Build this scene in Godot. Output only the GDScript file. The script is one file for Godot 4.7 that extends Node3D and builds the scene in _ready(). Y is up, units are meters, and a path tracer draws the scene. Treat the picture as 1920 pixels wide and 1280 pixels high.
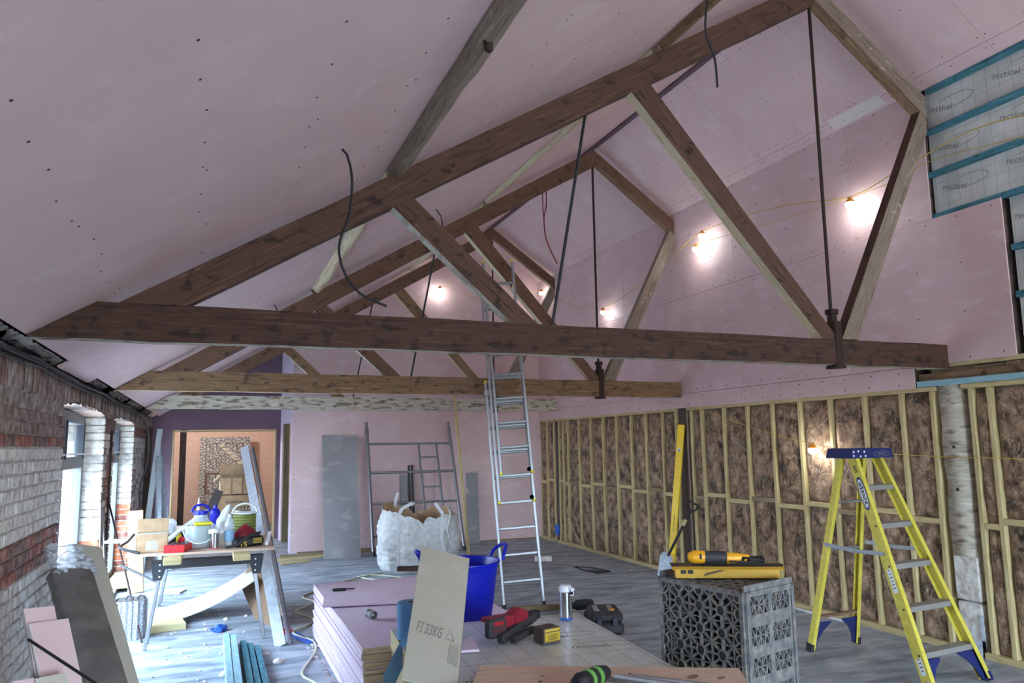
extends Node3D

# ---------------------------------------------------------------- mesh buffer
class MB:
	var v := PackedVector3Array()
	var n := PackedVector3Array()
	var uv := PackedVector2Array()
	var idx := PackedInt32Array()
	var xf := Transform3D()

	func poly(pts: Array, out: Vector3, uvs = null) -> void:
		var nn: Vector3 = (pts[1] - pts[0]).cross(pts[2] - pts[0])
		if nn.length_squared() < 1e-16 and pts.size() > 3:
			nn = (pts[2] - pts[0]).cross(pts[3] - pts[0])
		var flip := nn.dot(out) < 0.0
		nn = nn.normalized() * (-1.0 if flip else 1.0)
		var b := v.size()
		for i in pts.size():
			var p: Vector3 = pts[i]
			v.append(xf * p)
			n.append((xf.basis * nn).normalized())
			if uvs != null:
				uv.append(uvs[i])
			else:
				var a := nn.abs()
				uv.append(Vector2(p.z, p.y) if a.x > a.y and a.x > a.z else (Vector2(p.x, p.z) if a.y > a.z else Vector2(p.x, p.y)))
		for i in range(1, pts.size() - 1):
			if flip != (xf.basis.determinant() < 0.0):
				idx.append_array([b, b + i, b + i + 1])
			else:
				idx.append_array([b, b + i + 1, b + i])

	# box with chamfered edges; uv u runs along the longest side
	func box(size: Vector3, t := Transform3D(), ch := 0.0, off := Vector2.ZERO) -> void:
		var keep := xf
		xf = xf * t
		var h := size * 0.5
		var la := 0
		if size.y > size[la]: la = 1
		if size.z > size[la]: la = 2
		ch = minf(ch, minf(h.x, minf(h.y, h.z)) * 0.9)
		var uvf := func(p: Vector3, i: int, j: int, k: int) -> Vector2:
			if i == la: return Vector2(p[i], p[j] + k * 0.37) + off
			if j == la: return Vector2(p[j], p[i] + k * 0.37) + off
			return Vector2(p[i] * 0.2, p[j]) + off
		for a in 3:
			var b := (a + 1) % 3
			var c := (a + 2) % 3
			for s in [-1.0, 1.0]:
				var pts := []
				var uvs := []
				for q in [[-1, -1], [1, -1], [1, 1], [-1, 1]]:
					var p := Vector3()
					p[a] = s * h[a]
					p[b] = q[0] * (h[b] - ch)
					p[c] = q[1] * (h[c] - ch)
					pts.append(p)
					uvs.append(uvf.call(p, b, c, a + int(s)))
				var o := Vector3()
				o[a] = s
				poly(pts, o, uvs)
			if ch > 0.0:
				for sa in [-1.0, 1.0]:
					for sb in [-1.0, 1.0]:
						var pts := []
						var uvs := []
						for q in [[0, -1], [0, 1], [1, 1], [1, -1]]:
							var p := Vector3()
							p[a] = sa * (h[a] - (ch if q[0] == 1 else 0.0))
							p[b] = sb * (h[b] - (ch if q[0] == 0 else 0.0))
							p[c] = q[1] * (h[c] - ch)
							pts.append(p)
							uvs.append(uvf.call(p, b, c, a))
						var o := Vector3()
						o[a] = sa
						o[b] = sb
						poly(pts, o, uvs)
		if ch > 0.0:
			for sx in [-1.0, 1.0]:
				for sy in [-1.0, 1.0]:
					for sz in [-1.0, 1.0]:
						var m := Vector3(sx * h.x, sy * h.y, sz * h.z)
						var i := Vector3(sx * ch, sy * ch, sz * ch)
						poly([m - Vector3(0, i.y, i.z), m - Vector3(i.x, 0, i.z), m - Vector3(i.x, i.y, 0)], m)
		xf = keep

	# box between lo and hi corners
	func cbox(lo: Vector3, hi: Vector3, ch := 0.0, off := Vector2.ZERO) -> void:
		box((hi - lo).abs(), Transform3D(Basis(), (lo + hi) * 0.5), ch, off)

	# bar from a to b: w across, t thick towards hint
	func bar(a: Vector3, b: Vector3, w: float, t: float, hint := Vector3.UP, ch := 0.0, off := Vector2.ZERO) -> void:
		var x := (b - a).normalized()
		var z := (hint - x * hint.dot(x))
		if z.length() < 0.01:
			z = Vector3(0.3, 0.2, 1).cross(x)
		z = z.normalized()
		box(Vector3((b - a).length(), w, t), Transform3D(Basis(x, z.cross(x), z), (a + b) * 0.5), ch, off)

	func tube(pts: Array, r: float, seg := 8, caps := true) -> void:
		var m := pts.size()
		var up := Vector3(0.13, 0.91, 0.31).normalized()
		var b := v.size()
		var lenacc := 0.0
		for i in m:
			var d: Vector3 = (pts[mini(i + 1, m - 1)] - pts[maxi(i - 1, 0)]).normalized()
			var s := d.cross(up)
			if s.length() < 0.1:
				s = d.cross(Vector3(1, 0, 0.2))
			s = s.normalized()
			up = s.cross(d).normalized()
			if i > 0: lenacc += (pts[i] - pts[i - 1]).length()
			for k in seg + 1:
				var a := TAU * k / seg
				var q := s * cos(a) + up * sin(a)
				v.append(xf * (pts[i] + q * r))
				n.append((xf.basis * q).normalized())
				uv.append(Vector2(lenacc, float(k) / seg * r * 6.0))
		for i in m - 1:
			for k in seg:
				var p := b + i * (seg + 1) + k
				var q := p + seg + 1
				idx.append_array([p, p + 1, q, p + 1, q + 1, q])
		if caps:
			for e in [0, m - 1]:
				var d2: Vector3 = (pts[0] - pts[1]) if e == 0 else (pts[m - 1] - pts[m - 2])
				var ring := []
				for k in seg:
					ring.append(xf.affine_inverse() * v[b + e * (seg + 1) + k])
				poly(ring, d2)

	func rod(a: Vector3, b: Vector3, r: float, seg := 10) -> void:
		tube([a, b], r, seg)

	# profile of (radius, height), turned round y
	func lathe(prof: Array, seg := 20, t := Transform3D()) -> void:
		var keep := xf
		xf = xf * t
		for i in prof.size() - 1:
			var p: Vector2 = prof[i]
			var q: Vector2 = prof[i + 1]
			var d := q - p
			if d.length() < 1e-6: continue
			var nr := Vector2(d.y, -d.x).normalized()
			var b := v.size()
			for k in seg + 1:
				var a := TAU * k / seg
				var c := Vector3(cos(a), 0, sin(a))
				for e in [p, q]:
					v.append(xf * (c * e.x + Vector3(0, e.y, 0)))
					n.append((xf.basis * (c * nr.x + Vector3(0, nr.y, 0))).normalized())
					uv.append(Vector2(float(k) / seg, e.y))
			for k in seg:
				var o := b + k * 2
				idx.append_array([o, o + 2, o + 1, o + 1, o + 2, o + 3])
		xf = keep

	# polygon in xy pushed out along +z by depth; u runs along dir
	func prism(pl: Array, depth: float, t := Transform3D(), off := Vector2.ZERO, dir := Vector2.RIGHT, faces := 3) -> void:
		var keep := xf
		xf = xf * t
		var pp := PackedVector2Array(pl)
		if Geometry2D.is_polygon_clockwise(pp):
			pp.reverse()
		var dn := Vector2(-dir.y, dir.x)
		if faces & 1:
			var tri := Geometry2D.triangulate_polygon(pp)
			for zz in [0.0, depth]:
				for i in range(0, tri.size(), 3):
					var pts := []
					var uvs := []
					for k in 3:
						var p := pp[tri[i + k]]
						pts.append(Vector3(p.x, p.y, zz))
						uvs.append(Vector2(p.dot(dir), p.dot(dn) + zz * 3.0) + off)
					poly(pts, Vector3(0, 0, zz - depth * 0.5), uvs)
		if faces & 2:
			for i in pp.size():
				var a := pp[i]
				var b := pp[(i + 1) % pp.size()]
				var e := (b - a).normalized()
				var al := absf(e.dot(dir)) > 0.5
				var l := (b - a).length()
				var s := a.dot(dir)
				poly([Vector3(a.x, a.y, 0), Vector3(b.x, b.y, 0), Vector3(b.x, b.y, depth), Vector3(a.x, a.y, depth)], Vector3(e.y, -e.x, 0),
					[Vector2(s, i * 0.3) + off, Vector2(s + l, i * 0.3) + off, Vector2(s + l, i * 0.3 + depth) + off, Vector2(s, i * 0.3 + depth) + off] if al else [Vector2(0, 0), Vector2(0.02, l), Vector2(0.02 + depth * 0.2, l), Vector2(depth * 0.2, 0)])
		xf = keep

	# smooth sheet f(u, v) for u, v in 0..1
	func grid(nu: int, nv: int, f: Callable, us := 1.0, vs := 1.0, off := Vector2.ZERO) -> void:
		var b := v.size()
		var p := []
		for j in nv + 1:
			for i in nu + 1:
				p.append(f.call(float(i) / nu, float(j) / nv))
		for j in nv + 1:
			for i in nu + 1:
				var a: Vector3 = p[j * (nu + 1) + mini(i + 1, nu)] - p[j * (nu + 1) + maxi(i - 1, 0)]
				var c: Vector3 = p[mini(j + 1, nv) * (nu + 1) + i] - p[maxi(j - 1, 0) * (nu + 1) + i]
				v.append(xf * p[j * (nu + 1) + i])
				n.append((xf.basis * a.cross(c)).normalized())
				uv.append(Vector2(float(i) / nu * us, float(j) / nv * vs) + off)
		for j in nv:
			for i in nu:
				var o := b + j * (nu + 1) + i
				idx.append_array([o, o + nu + 1, o + 1, o + 1, o + nu + 1, o + nu + 2])

	func surf(m: ArrayMesh, mt: Material) -> void:
		if v.is_empty(): return
		var a := []
		a.resize(Mesh.ARRAY_MAX)
		a[Mesh.ARRAY_VERTEX] = v
		a[Mesh.ARRAY_NORMAL] = n
		a[Mesh.ARRAY_TEX_UV] = uv
		a[Mesh.ARRAY_INDEX] = idx
		m.add_surface_from_arrays(Mesh.PRIMITIVE_TRIANGLES, a)
		m.surface_set_material(m.get_surface_count() - 1, mt)

# ---------------------------------------------------------------- scene helpers
var M := {}
var used := {}
var rng := RandomNumberGenerator.new()
var fn := FastNoiseLite.new()
const V := Vector3.ZERO
const ORD := ["second", "third", "fourth", "fifth", "sixth", "seventh", "eighth", "ninth", "tenth", "eleventh", "twelfth", "thirteenth", "fourteenth", "fifteenth", "sixteenth", "seventeenth", "eighteenth", "nineteenth", "twentieth", "twenty-first", "twenty-second", "twenty-third", "twenty-fourth", "twenty-fifth", "twenty-sixth", "twenty-seventh", "twenty-eighth", "twenty-ninth", "thirtieth"]

func ro(a := 1.0) -> Vector2:
	return Vector2(rng.randf() * 9.0 * a, rng.randf() * 9.0 * a)

func jit(s: float) -> float:
	return rng.randf_range(-s, s)

func mesh_of(pairs: Array) -> ArrayMesh:
	var m := ArrayMesh.new()
	for p in pairs:
		p[0].surf(m, p[1])
	return m

func numbered(called: String) -> String:
	used[called] = used.get(called, -1) + 1
	return called if used[called] == 0 else "%s_%03d" % [called, used[called]]

func node(called: String, mesh, parent: Node, mat = null) -> MeshInstance3D:
	var o := MeshInstance3D.new()
	o.name = called
	if mesh is MB:
		mesh = mesh_of([[mesh, mat]])
	o.mesh = mesh
	parent.add_child(o, true)
	return o

func part(called: String, mb, mat, parent: Node, label := "") -> MeshInstance3D:
	var o := node(called, mb, parent, mat)
	if label != "": o.set_meta("label", label)
	return o

func tag(o: Node, label: String, category: String, group := "", kind := "") -> Node:
	o.set_meta("label", label)
	o.set_meta("category", category)
	if group != "": o.set_meta("group", group)
	if kind != "": o.set_meta("kind", kind)
	return o

func thing(called: String, label: String, category: String, at := V, turn := 0.0, group := "", kind := "") -> Node3D:
	var o := Node3D.new()
	o.name = numbered(called)
	add_child(o)
	o.position = at
	o.rotation.y = turn
	tag(o, label, category, group, kind)
	return o

func solo(called: String, mb, mat, label: String, category: String, group := "", kind := "") -> MeshInstance3D:
	var o := node(numbered(called), mb, self, mat)
	tag(o, label, category, group, kind)
	return o

func grad(cols: Array, offs: Array) -> Gradient:
	var g := Gradient.new()
	g.colors = PackedColorArray(cols)
	g.offsets = PackedFloat32Array(offs)
	return g

func ntex(size: int, freq: float, cols, offs, sd := 1, warp := 0.0, oct := 5, type := FastNoiseLite.TYPE_SIMPLEX_SMOOTH, nrm := 0.0) -> NoiseTexture2D:
	var f := FastNoiseLite.new()
	f.noise_type = type
	f.frequency = freq
	f.seed = sd
	f.fractal_octaves = oct
	if warp > 0.0:
		f.domain_warp_enabled = true
		f.domain_warp_amplitude = warp
		f.domain_warp_frequency = freq * 0.8
		f.domain_warp_fractal_octaves = 3
	var t := NoiseTexture2D.new()
	t.width = size
	t.height = size
	t.seamless = true
	t.seamless_blend_skirt = 0.15
	if nrm > 0.0:
		t.as_normal_map = true
		t.bump_strength = nrm
	elif cols != null:
		t.color_ramp = grad(cols, offs)
	t.noise = f
	return t

func C(r: float, g: float, b: float) -> Color:
	return Color(r / 255.0, g / 255.0, b / 255.0)

func mk(called: String, col: Color, rough := 0.7, metal := 0.0) -> StandardMaterial3D:
	var m := StandardMaterial3D.new()
	m.resource_name = called
	m.albedo_color = col
	m.roughness = rough
	m.metallic = metal
	M[called] = m
	return m

func tx(called: String, tex: Texture2D, sc: Vector3, rough := 0.8, nrm: Texture2D = null, ns := 1.0, tri := 0) -> StandardMaterial3D:
	var m := mk(called, Color.WHITE, rough)
	m.albedo_texture = tex
	m.uv1_scale = sc
	if nrm:
		m.normal_enabled = true
		m.normal_texture = nrm
		m.normal_scale = ns
	if tri > 0:
		m.uv1_triplanar = true
		m.uv1_world_triplanar = tri == 2
	return m

func detail(m: StandardMaterial3D, alb: Texture2D, mask: Texture2D, mode: int, sc: Vector3, tri := false) -> void:
	m.detail_enabled = true
	m.detail_albedo = alb
	m.detail_mask = mask
	m.detail_blend_mode = mode
	m.detail_uv_layer = BaseMaterial3D.DETAIL_UV_1

func lettering(s: String, h: float, mat: Material, parent: Node, at: Vector3, bs: Basis, called := "lettering") -> MeshInstance3D:
	var t := TextMesh.new()
	var f := SystemFont.new()
	f.font_names = PackedStringArray(["Droid Sans"])
	f.font_weight = 700
	t.font = f
	t.text = s
	t.font_size = 48
	t.pixel_size = h / (48.0 * 0.72)
	t.depth = 0.0012
	t.curve_step = 4.0
	t.material = mat
	var o := node(called, t, parent)
	o.transform = Transform3D(bs, at)
	return o

# ---------------------------------------------------------------- scene
const XR := 5.618       # inner face of the boarded right wall
const XL := -1.0        # inner face of the brick wall
const ZF := -12.9       # far partition
const ZB := -15.2       # wall with the doorway
const TZ := [-4.457, -8.305, -12.09]   # front faces of the three trusses

func _ready() -> void:
	rng.seed = 7
	fn.seed = 3
	fn.frequency = 1.0
	# camera
	var cam := Camera3D.new()
	cam.name = "camera"
	cam.fov = 48.43
	cam.transform = Transform3D(Basis(Vector3(0.9307, -0.0149, 0.3654), Vector3(-0.035, 0.991, 0.1296), Vector3(-0.364, -0.1334, 0.9218)).orthonormalized(), Vector3(0, 1.7, 0))
	cam.near = 0.05
	cam.far = 200.0
	add_child(cam)
	cam.current = true
	# sky: a bright overcast day
	var we := WorldEnvironment.new()
	we.name = "world_environment"
	var env := Environment.new()
	env.background_mode = Environment.BG_SKY
	var sky := Sky.new()
	var sm := ProceduralSkyMaterial.new()
	sm.sky_top_color = Color(0.74, 0.86, 1.0)
	sm.sky_horizon_color = Color(0.83, 0.92, 1.0)
	sm.ground_bottom_color = Color(0.4, 0.42, 0.42)
	sm.ground_horizon_color = Color(0.7, 0.75, 0.78)
	sm.energy_multiplier = 1.0
	sky.sky_material = sm
	env.sky = sky
	env.background_energy_multiplier = 31.0
	env.tonemap_mode = Environment.TONE_MAPPER_LINEAR
	env.tonemap_exposure = 1.28
	env.sdfgi_enabled = true
	env.ssao_enabled = true
	env.ssil_enabled = true
	we.environment = env
	add_child(we)
	materials()
	shell()
	brick_walls()
	stud_wall()
	roof()
	lamps_and_cables()
	back_of_room()
	bench()
	left_corner()
	middle()
	ladders()
	front_right()
	floor_bits()

func materials() -> void:
	var grain_n := ntex(512, 0.02, null, null, 21, 0.0, 4, FastNoiseLite.TYPE_SIMPLEX_SMOOTH, 3.0)
	var wood := func(called: String, a: Color, b: Color, c: Color, sd: int, stain: Color, amount: float):
		var m := tx(called, ntex(512, 0.013, [a, b, b.lerp(a, 0.4), c], [0.15, 0.45, 0.6, 0.9], sd, 0.0, 5), Vector3(0.35, 5, 1), 0.8, grain_n, 0.5)
		if amount > 0.0:
			m.detail_enabled = true
			m.detail_albedo = ntex(512, 0.018, [Color(stain, 0.0), Color(stain, 0.0), Color(stain, 0.85), Color(stain, 0.95)], [0.0, 1.0 - amount * 1.25, minf(1.0 - amount * 0.62, 0.98), 1.0], sd + 40, 25.0, 7)
			m.detail_uv_layer = BaseMaterial3D.DETAIL_UV_2
			m.uv2_triplanar = true
			m.uv2_world_triplanar = true
			m.uv2_scale = Vector3(0.55, 0.8, 0.55)
		return m
	wood.call("oak_dark", C(56, 37, 29), C(83, 57, 44), C(104, 75, 58), 1, C(36, 24, 19), 0.3)
	wood.call("oak_mid", C(106, 82, 58), C(142, 112, 82), C(166, 136, 104), 2, C(72, 54, 38), 0.24)
	wood.call("oak_rafter", C(70, 48, 38), C(100, 71, 57), C(122, 91, 74), 14, C(46, 33, 25), 0.25)
	wood.call("oak_brown", C(86, 60, 45), C(118, 87, 66), C(140, 107, 84), 13, C(58, 42, 31), 0.25)
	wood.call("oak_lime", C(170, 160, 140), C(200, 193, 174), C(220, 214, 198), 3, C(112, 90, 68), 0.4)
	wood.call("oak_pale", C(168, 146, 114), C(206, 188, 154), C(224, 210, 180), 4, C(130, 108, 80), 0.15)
	wood.call("oak_grey", C(108, 94, 80), C(146, 130, 114), C(166, 152, 136), 5, C(182, 170, 156), 0.2)
	wood.call("pine", C(176, 156, 108), C(204, 186, 136), C(220, 206, 160), 6, C(150, 122, 78), 0.08)
	wood.call("pine_dull", C(118, 104, 78), C(150, 134, 100), C(172, 156, 122), 7, C(96, 80, 58), 0.15)
	wood.call("post_dark", C(66, 56, 50), C(92, 78, 70), C(118, 104, 94), 8, C(50, 42, 36), 0.2)
	wood.call("teal_batten", C(46, 100, 114), C(72, 130, 144), C(112, 164, 174), 9, C(34, 70, 82), 0.22)
	wood.call("blue_batten", C(120, 166, 178), C(156, 194, 204), C(186, 214, 220), 10, C(104, 144, 156), 0.12)
	wood.call("ply", C(196, 166, 140), C(214, 186, 160), C(224, 200, 176), 11, C(190, 150, 120), 0.12)
	wood.call("door_wood", C(64, 58, 54), C(96, 88, 82), C(128, 120, 112), 12, C(206, 202, 194), 0.5)
	M.door_wood.uv2_scale = Vector3(1.8, 3.0, 1.8)
	M.oak_lime.uv2_scale = Vector3(0.45, 1.5, 0.45)
	# boards
	var scuff := ntex(1024, 0.012, [Color(1, 0.97, 0.95, 0.0), Color(1, 0.97, 0.95, 0.0), Color(0.95, 0.92, 0.9, 0.32)], [0.0, 0.62, 1.0], 31, 60.0, 7)
	var board := func(called: String, a: Color, b: Color, rough: float):
		var m := tx(called, ntex(512, 0.006, [a, b], [0.2, 0.8], 30, 0.0, 4), Vector3(0.3, 0.3, 0.3), rough, null, 1.0, 2)
		m.detail_enabled = true
		m.detail_albedo = scuff
		m.detail_uv_layer = BaseMaterial3D.DETAIL_UV_2
		m.uv2_triplanar = true
		m.uv2_world_triplanar = true
		m.uv2_scale = Vector3(0.17, 0.4, 0.17)
		return m
	board.call("pink", C(213, 182, 180), C(221, 191, 188), 0.62)
	board.call("shaded_pink", C(122, 96, 112), C(130, 104, 118), 0.7)  # pink board with the shade of the far wall put into its colour
	M.shaded_pink.detail_enabled = false
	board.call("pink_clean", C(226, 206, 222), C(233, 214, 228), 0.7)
	board.call("grey_board", C(140, 138, 140), C(152, 150, 151), 0.75)
	board.call("buff_board", C(178, 172, 154), C(190, 184, 166), 0.8)
	mk("board_edge", C(214, 208, 204), 0.9)
	mk("board_core", C(232, 212, 176), 0.95)
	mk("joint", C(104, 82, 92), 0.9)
	mk("screw", C(28, 26, 28), 0.6)
	mk("filler", C(226, 214, 208), 0.9)
	# floor
	var fl := tx("concrete", ntex(1024, 0.008, [C(112, 122, 132), C(142, 152, 161), C(158, 167, 175), C(186, 193, 199)], [0.1, 0.4, 0.6, 0.92], 50, 20.0, 6), Vector3(0.14, 1, 0.62), 0.6, ntex(512, 0.02, null, null, 52, 0.0, 5, FastNoiseLite.TYPE_SIMPLEX_SMOOTH, 2.0), 0.35, 2)
	fl.detail_enabled = true
	fl.detail_albedo = ntex(1024, 0.012, [Color(0.86, 0.87, 0.88, 0), Color(0.86, 0.87, 0.88, 0), Color(0.9, 0.9, 0.9, 0.5)], [0, 0.5, 0.95], 51, 25.0, 6)
	fl.detail_uv_layer = BaseMaterial3D.DETAIL_UV_2
	fl.uv2_triplanar = true
	fl.uv2_world_triplanar = true
	fl.uv2_scale = Vector3(0.2, 1, 0.45)
	# brick
	var bn := ntex(256, 0.03, null, null, 61, 0.0, 4, FastNoiseLite.TYPE_SIMPLEX_SMOOTH, 5.0)
	var br := func(called: String, a: Color, b: Color, c: Color, sd: int):
		return tx(called, ntex(256, 0.02, [a, b, c], [0.2, 0.5, 0.85], sd, 8.0, 5), Vector3(1.7, 1.7, 1.7), 0.9, bn, 0.8, 2)
	br.call("brick_red", C(118, 68, 56), C(146, 88, 74), C(178, 140, 126), 62)
	br.call("brick_orange", C(176, 92, 62), C(204, 118, 84), C(214, 150, 124), 63)
	br.call("brick_brown", C(90, 64, 58), C(122, 92, 84), C(156, 130, 122), 64)
	br.call("brick_dusty", C(112, 90, 84), C(140, 116, 108), C(170, 152, 142), 72)
	br.call("brick_white", C(170, 160, 150), C(208, 202, 194), C(224, 220, 214), 65)
	br.call("brick_cream", C(186, 178, 164), C(216, 211, 200), C(230, 228, 220), 66)
	br.call("mortar", C(112, 98, 90), C(150, 136, 126), C(176, 164, 154), 67)
	br.call("mortar_white", C(160, 151, 142), C(194, 188, 180), C(214, 210, 204), 68)
	br.call("plaster", C(196, 160, 140), C(222, 190, 170), C(232, 206, 190), 69)
	br.call("skim", C(214, 182, 162), C(219, 188, 168), C(224, 194, 175), 70)
	M.skim.normal_scale = 0.15
	br.call("paving", C(150, 150, 146), C(176, 176, 172), C(196, 196, 192), 71)
	# mineral wool
	var wbase := ntex(1024, 0.0065, [C(44, 31, 22), C(110, 83, 62), C(154, 122, 95), C(206, 181, 152)], [0.1, 0.36, 0.62, 0.95], 80, 60.0, 6)
	wbase.noise.domain_warp_frequency = 0.01
	var wool := tx("wool", wbase, Vector3(0.8, 0.7, 1.0), 0.95, ntex(1024, 0.012, null, null, 81, 90.0, 6, FastNoiseLite.TYPE_SIMPLEX_SMOOTH, 12.0), 1.0)
	var fib := ntex(1024, 0.01, [Color(0.08, 0.055, 0.04, 0.85), Color(0.1, 0.07, 0.05, 0.0), Color(0.8, 0.7, 0.57, 0.0), Color(0.88, 0.79, 0.67, 0.9)], [0.1, 0.35, 0.58, 0.95], 82, 250.0, 4)
	fib.noise.fractal_type = FastNoiseLite.FRACTAL_RIDGED
	fib.noise.domain_warp_frequency = 0.003
	wool.detail_enabled = true
	wool.detail_albedo = fib
	wool.detail_uv_layer = BaseMaterial3D.DETAIL_UV_2
	wool.uv2_triplanar = true
	wool.uv2_world_triplanar = true
	wool.uv2_scale = Vector3(1.0, 0.62, 1.0)
	wool.rim_enabled = true
	wool.rim = 0.3
	# metals, plastics
	var al := mk("aluminium", C(166, 170, 172), 0.38, 0.8)
	al.roughness = 0.42
	mk("steel", C(150, 152, 154), 0.4, 0.9)
	tx("galv", ntex(256, 0.03, [C(176, 186, 194), C(204, 212, 220)], [0.3, 0.7], 90, 0.0, 3), Vector3(2, 2, 2), 0.5, null, 1.0, 2).metallic = 0.25
	mk("tread", C(150, 146, 140), 0.6, 0.2)
	mk("iron", C(62, 46, 40), 0.7, 0.4)
	mk("dark_metal", C(58, 62, 68), 0.55, 0.5)
	mk("chrome", C(216, 218, 220), 0.16, 1.0)
	mk("frame_grey", C(120, 122, 122), 0.5)
	mk("black", C(24, 24, 26), 0.6)
	mk("cable_black", C(34, 33, 36), 0.6)
	mk("cable_grey", C(104, 100, 104), 0.7)
	mk("cable_red", C(130, 28, 36), 0.6)
	mk("cord_yellow", C(206, 178, 84), 0.7)
	mk("cord_cream", C(222, 218, 190), 0.7)
	mk("white", C(232, 234, 234), 0.6)
	mk("white_plastic", C(226, 232, 236), 0.35)
	mk("yellow", C(226, 204, 48), 0.5)
	tx("grp_yellow", ntex(256, 0.02, [C(206, 190, 66), C(224, 210, 92)], [0.2, 0.8], 91, 0.0, 4), Vector3(3, 3, 3), 0.55, null, 1.0, 2)
	mk("lemon", C(236, 224, 40), 0.5)
	mk("tool_yellow", C(230, 164, 24), 0.42)
	mk("box_yellow", C(202, 158, 46), 0.6)
	mk("level_yellow", C(240, 200, 20), 0.4)
	mk("blue_plastic", C(14, 30, 178), 0.32)
	M.blue_plastic.backlight_enabled = true
	M.blue_plastic.backlight = Color(0.35, 0.4, 0.75)
	mk("navy", C(34, 44, 98), 0.45)
	mk("blue", C(46, 100, 200), 0.5)
	mk("sky_blue", C(84, 160, 210), 0.5)
	mk("slate_blue", C(110, 160, 206), 0.8)
	mk("red", C(206, 28, 36), 0.45)
	mk("dark_red", C(132, 22, 40), 0.45)
	mk("charcoal", C(48, 46, 48), 0.65)
	mk("dark_green", C(36, 48, 50), 0.6)
	mk("green", C(96, 150, 72), 0.5)
	mk("olive", C(128, 138, 70), 0.6)
	tx("card", ntex(256, 0.02, [C(176, 146, 112), C(194, 166, 132)], [0.2, 0.8], 92, 0.0, 4), Vector3(1.5, 1.5, 1.5), 0.85, null, 1.0, 2)
	mk("card_dark", C(140, 112, 86), 0.85)
	tx("crate_plastic", ntex(512, 0.012, [C(84, 86, 92), C(112, 110, 106), C(142, 136, 126)], [0.2, 0.5, 0.85], 93, 10.0, 4), Vector3(2.4, 2.4, 2.4), 0.6, null, 1.0, 2)
	mk("foam_yellow", C(212, 198, 150), 0.9)
	var foil := tx("foil_print", ntex(256, 0.02, [C(196, 200, 194), C(214, 217, 211)], [0.2, 0.8], 94, 0.0, 3), Vector3(0.7, 0.7, 0.7), 0.35, null, 1.0, 2)
	foil.metallic = 0.1
	mk("foil_line", C(140, 144, 142), 0.6)
	var crum := ntex(512, 0.014, null, null, 95, 20.0, 4, FastNoiseLite.TYPE_CELLULAR, 8.0)
	var fo := tx("foil_bright", ntex(256, 0.03, [C(140, 140, 144), C(214, 216, 220)], [0.3, 0.7], 96, 0.0, 3), Vector3(3, 3, 3), 0.3, crum, 1.0)
	fo.metallic = 0.9
	var fd := mk("foil_dark", C(34, 30, 29), 0.22, 0.7)
	fd.normal_enabled = true
	fd.normal_texture = crum
	fd.uv1_scale = Vector3(3, 3, 3)
	var bagm := tx("bag_fabric", ntex(256, 0.02, [C(206, 208, 204), C(226, 228, 224)], [0.2, 0.8], 97, 0.0, 3), Vector3(2, 2, 2), 0.7, ntex(512, 0.012, null, null, 98, 40.0, 5, FastNoiseLite.TYPE_SIMPLEX_SMOOTH, 7.0), 0.9)
	bagm.backlight_enabled = true
	bagm.backlight = Color(0.3, 0.3, 0.3)
	var wrap := tx("dark_wrap", ntex(512, 0.01, [C(92, 88, 84), C(112, 108, 102)], [0.2, 0.8], 99, 20.0, 4), Vector3(1.2, 1.2, 1.2), 0.3, M.bag_fabric.normal_texture, 0.5)
	wrap.metallic = 0.0
	var poly := mk("film", Color(0.9, 0.94, 0.96, 0.45), 0.3)
	poly.transparency = BaseMaterial3D.TRANSPARENCY_ALPHA
	poly.normal_enabled = true
	poly.normal_texture = crum
	poly.uv1_scale = Vector3(2, 2, 2)
	var pane := mk("glass", Color(0.9, 0.96, 0.96, 0.06), 0.02)
	pane.transparency = BaseMaterial3D.TRANSPARENCY_ALPHA
	var clear := mk("clear_plastic", Color(0.86, 0.92, 0.96, 0.3), 0.1)
	clear.transparency = BaseMaterial3D.TRANSPARENCY_ALPHA
	mk("label_blue", C(150, 196, 226), 0.6)
	mk("print_dark", C(70, 68, 62), 0.9)
	mk("print_pale", C(134, 130, 118), 0.9)
	mk("gold", C(190, 160, 40), 0.6)
	var bulb := mk("bulb_glow", C(250, 252, 255), 0.3)
	bulb.emission_enabled = true
	bulb.emission = Color(1, 1, 1)
	bulb.emission_energy_multiplier = 3.0
	mk("lamp_cap", C(224, 148, 40), 0.6)
	mk("hedge", C(96, 128, 84), 0.9)

# ---------------------------------------------------------------- the room shell
func ceil_l(x: float) -> float:    # underside of the long slope
	return 2.29 + 0.6 * (x + 0.9)

func ceil_r(x: float) -> float:
	return 5.53 - 0.745 * (x - 4.5)

func disc(mb: MB, p: Vector3, nr: Vector3, r: float) -> void:
	var a := nr.cross(Vector3(0.3, 0.1, 1)).normalized()
	var b := nr.cross(a)
	var ring := []
	for k in 6:
		ring.append(p + nr * 0.0016 + (a * cos(TAU * k / 6) + b * sin(TAU * k / 6)) * r)
	mb.poly(ring, nr)
	for k in 6:
		var q: Vector3 = ring[k]
		var w: Vector3 = ring[(k + 1) % 6]
		mb.poly([q, w, w - nr * 0.004, q - nr * 0.004], (q + w) * 0.5 - p)

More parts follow.
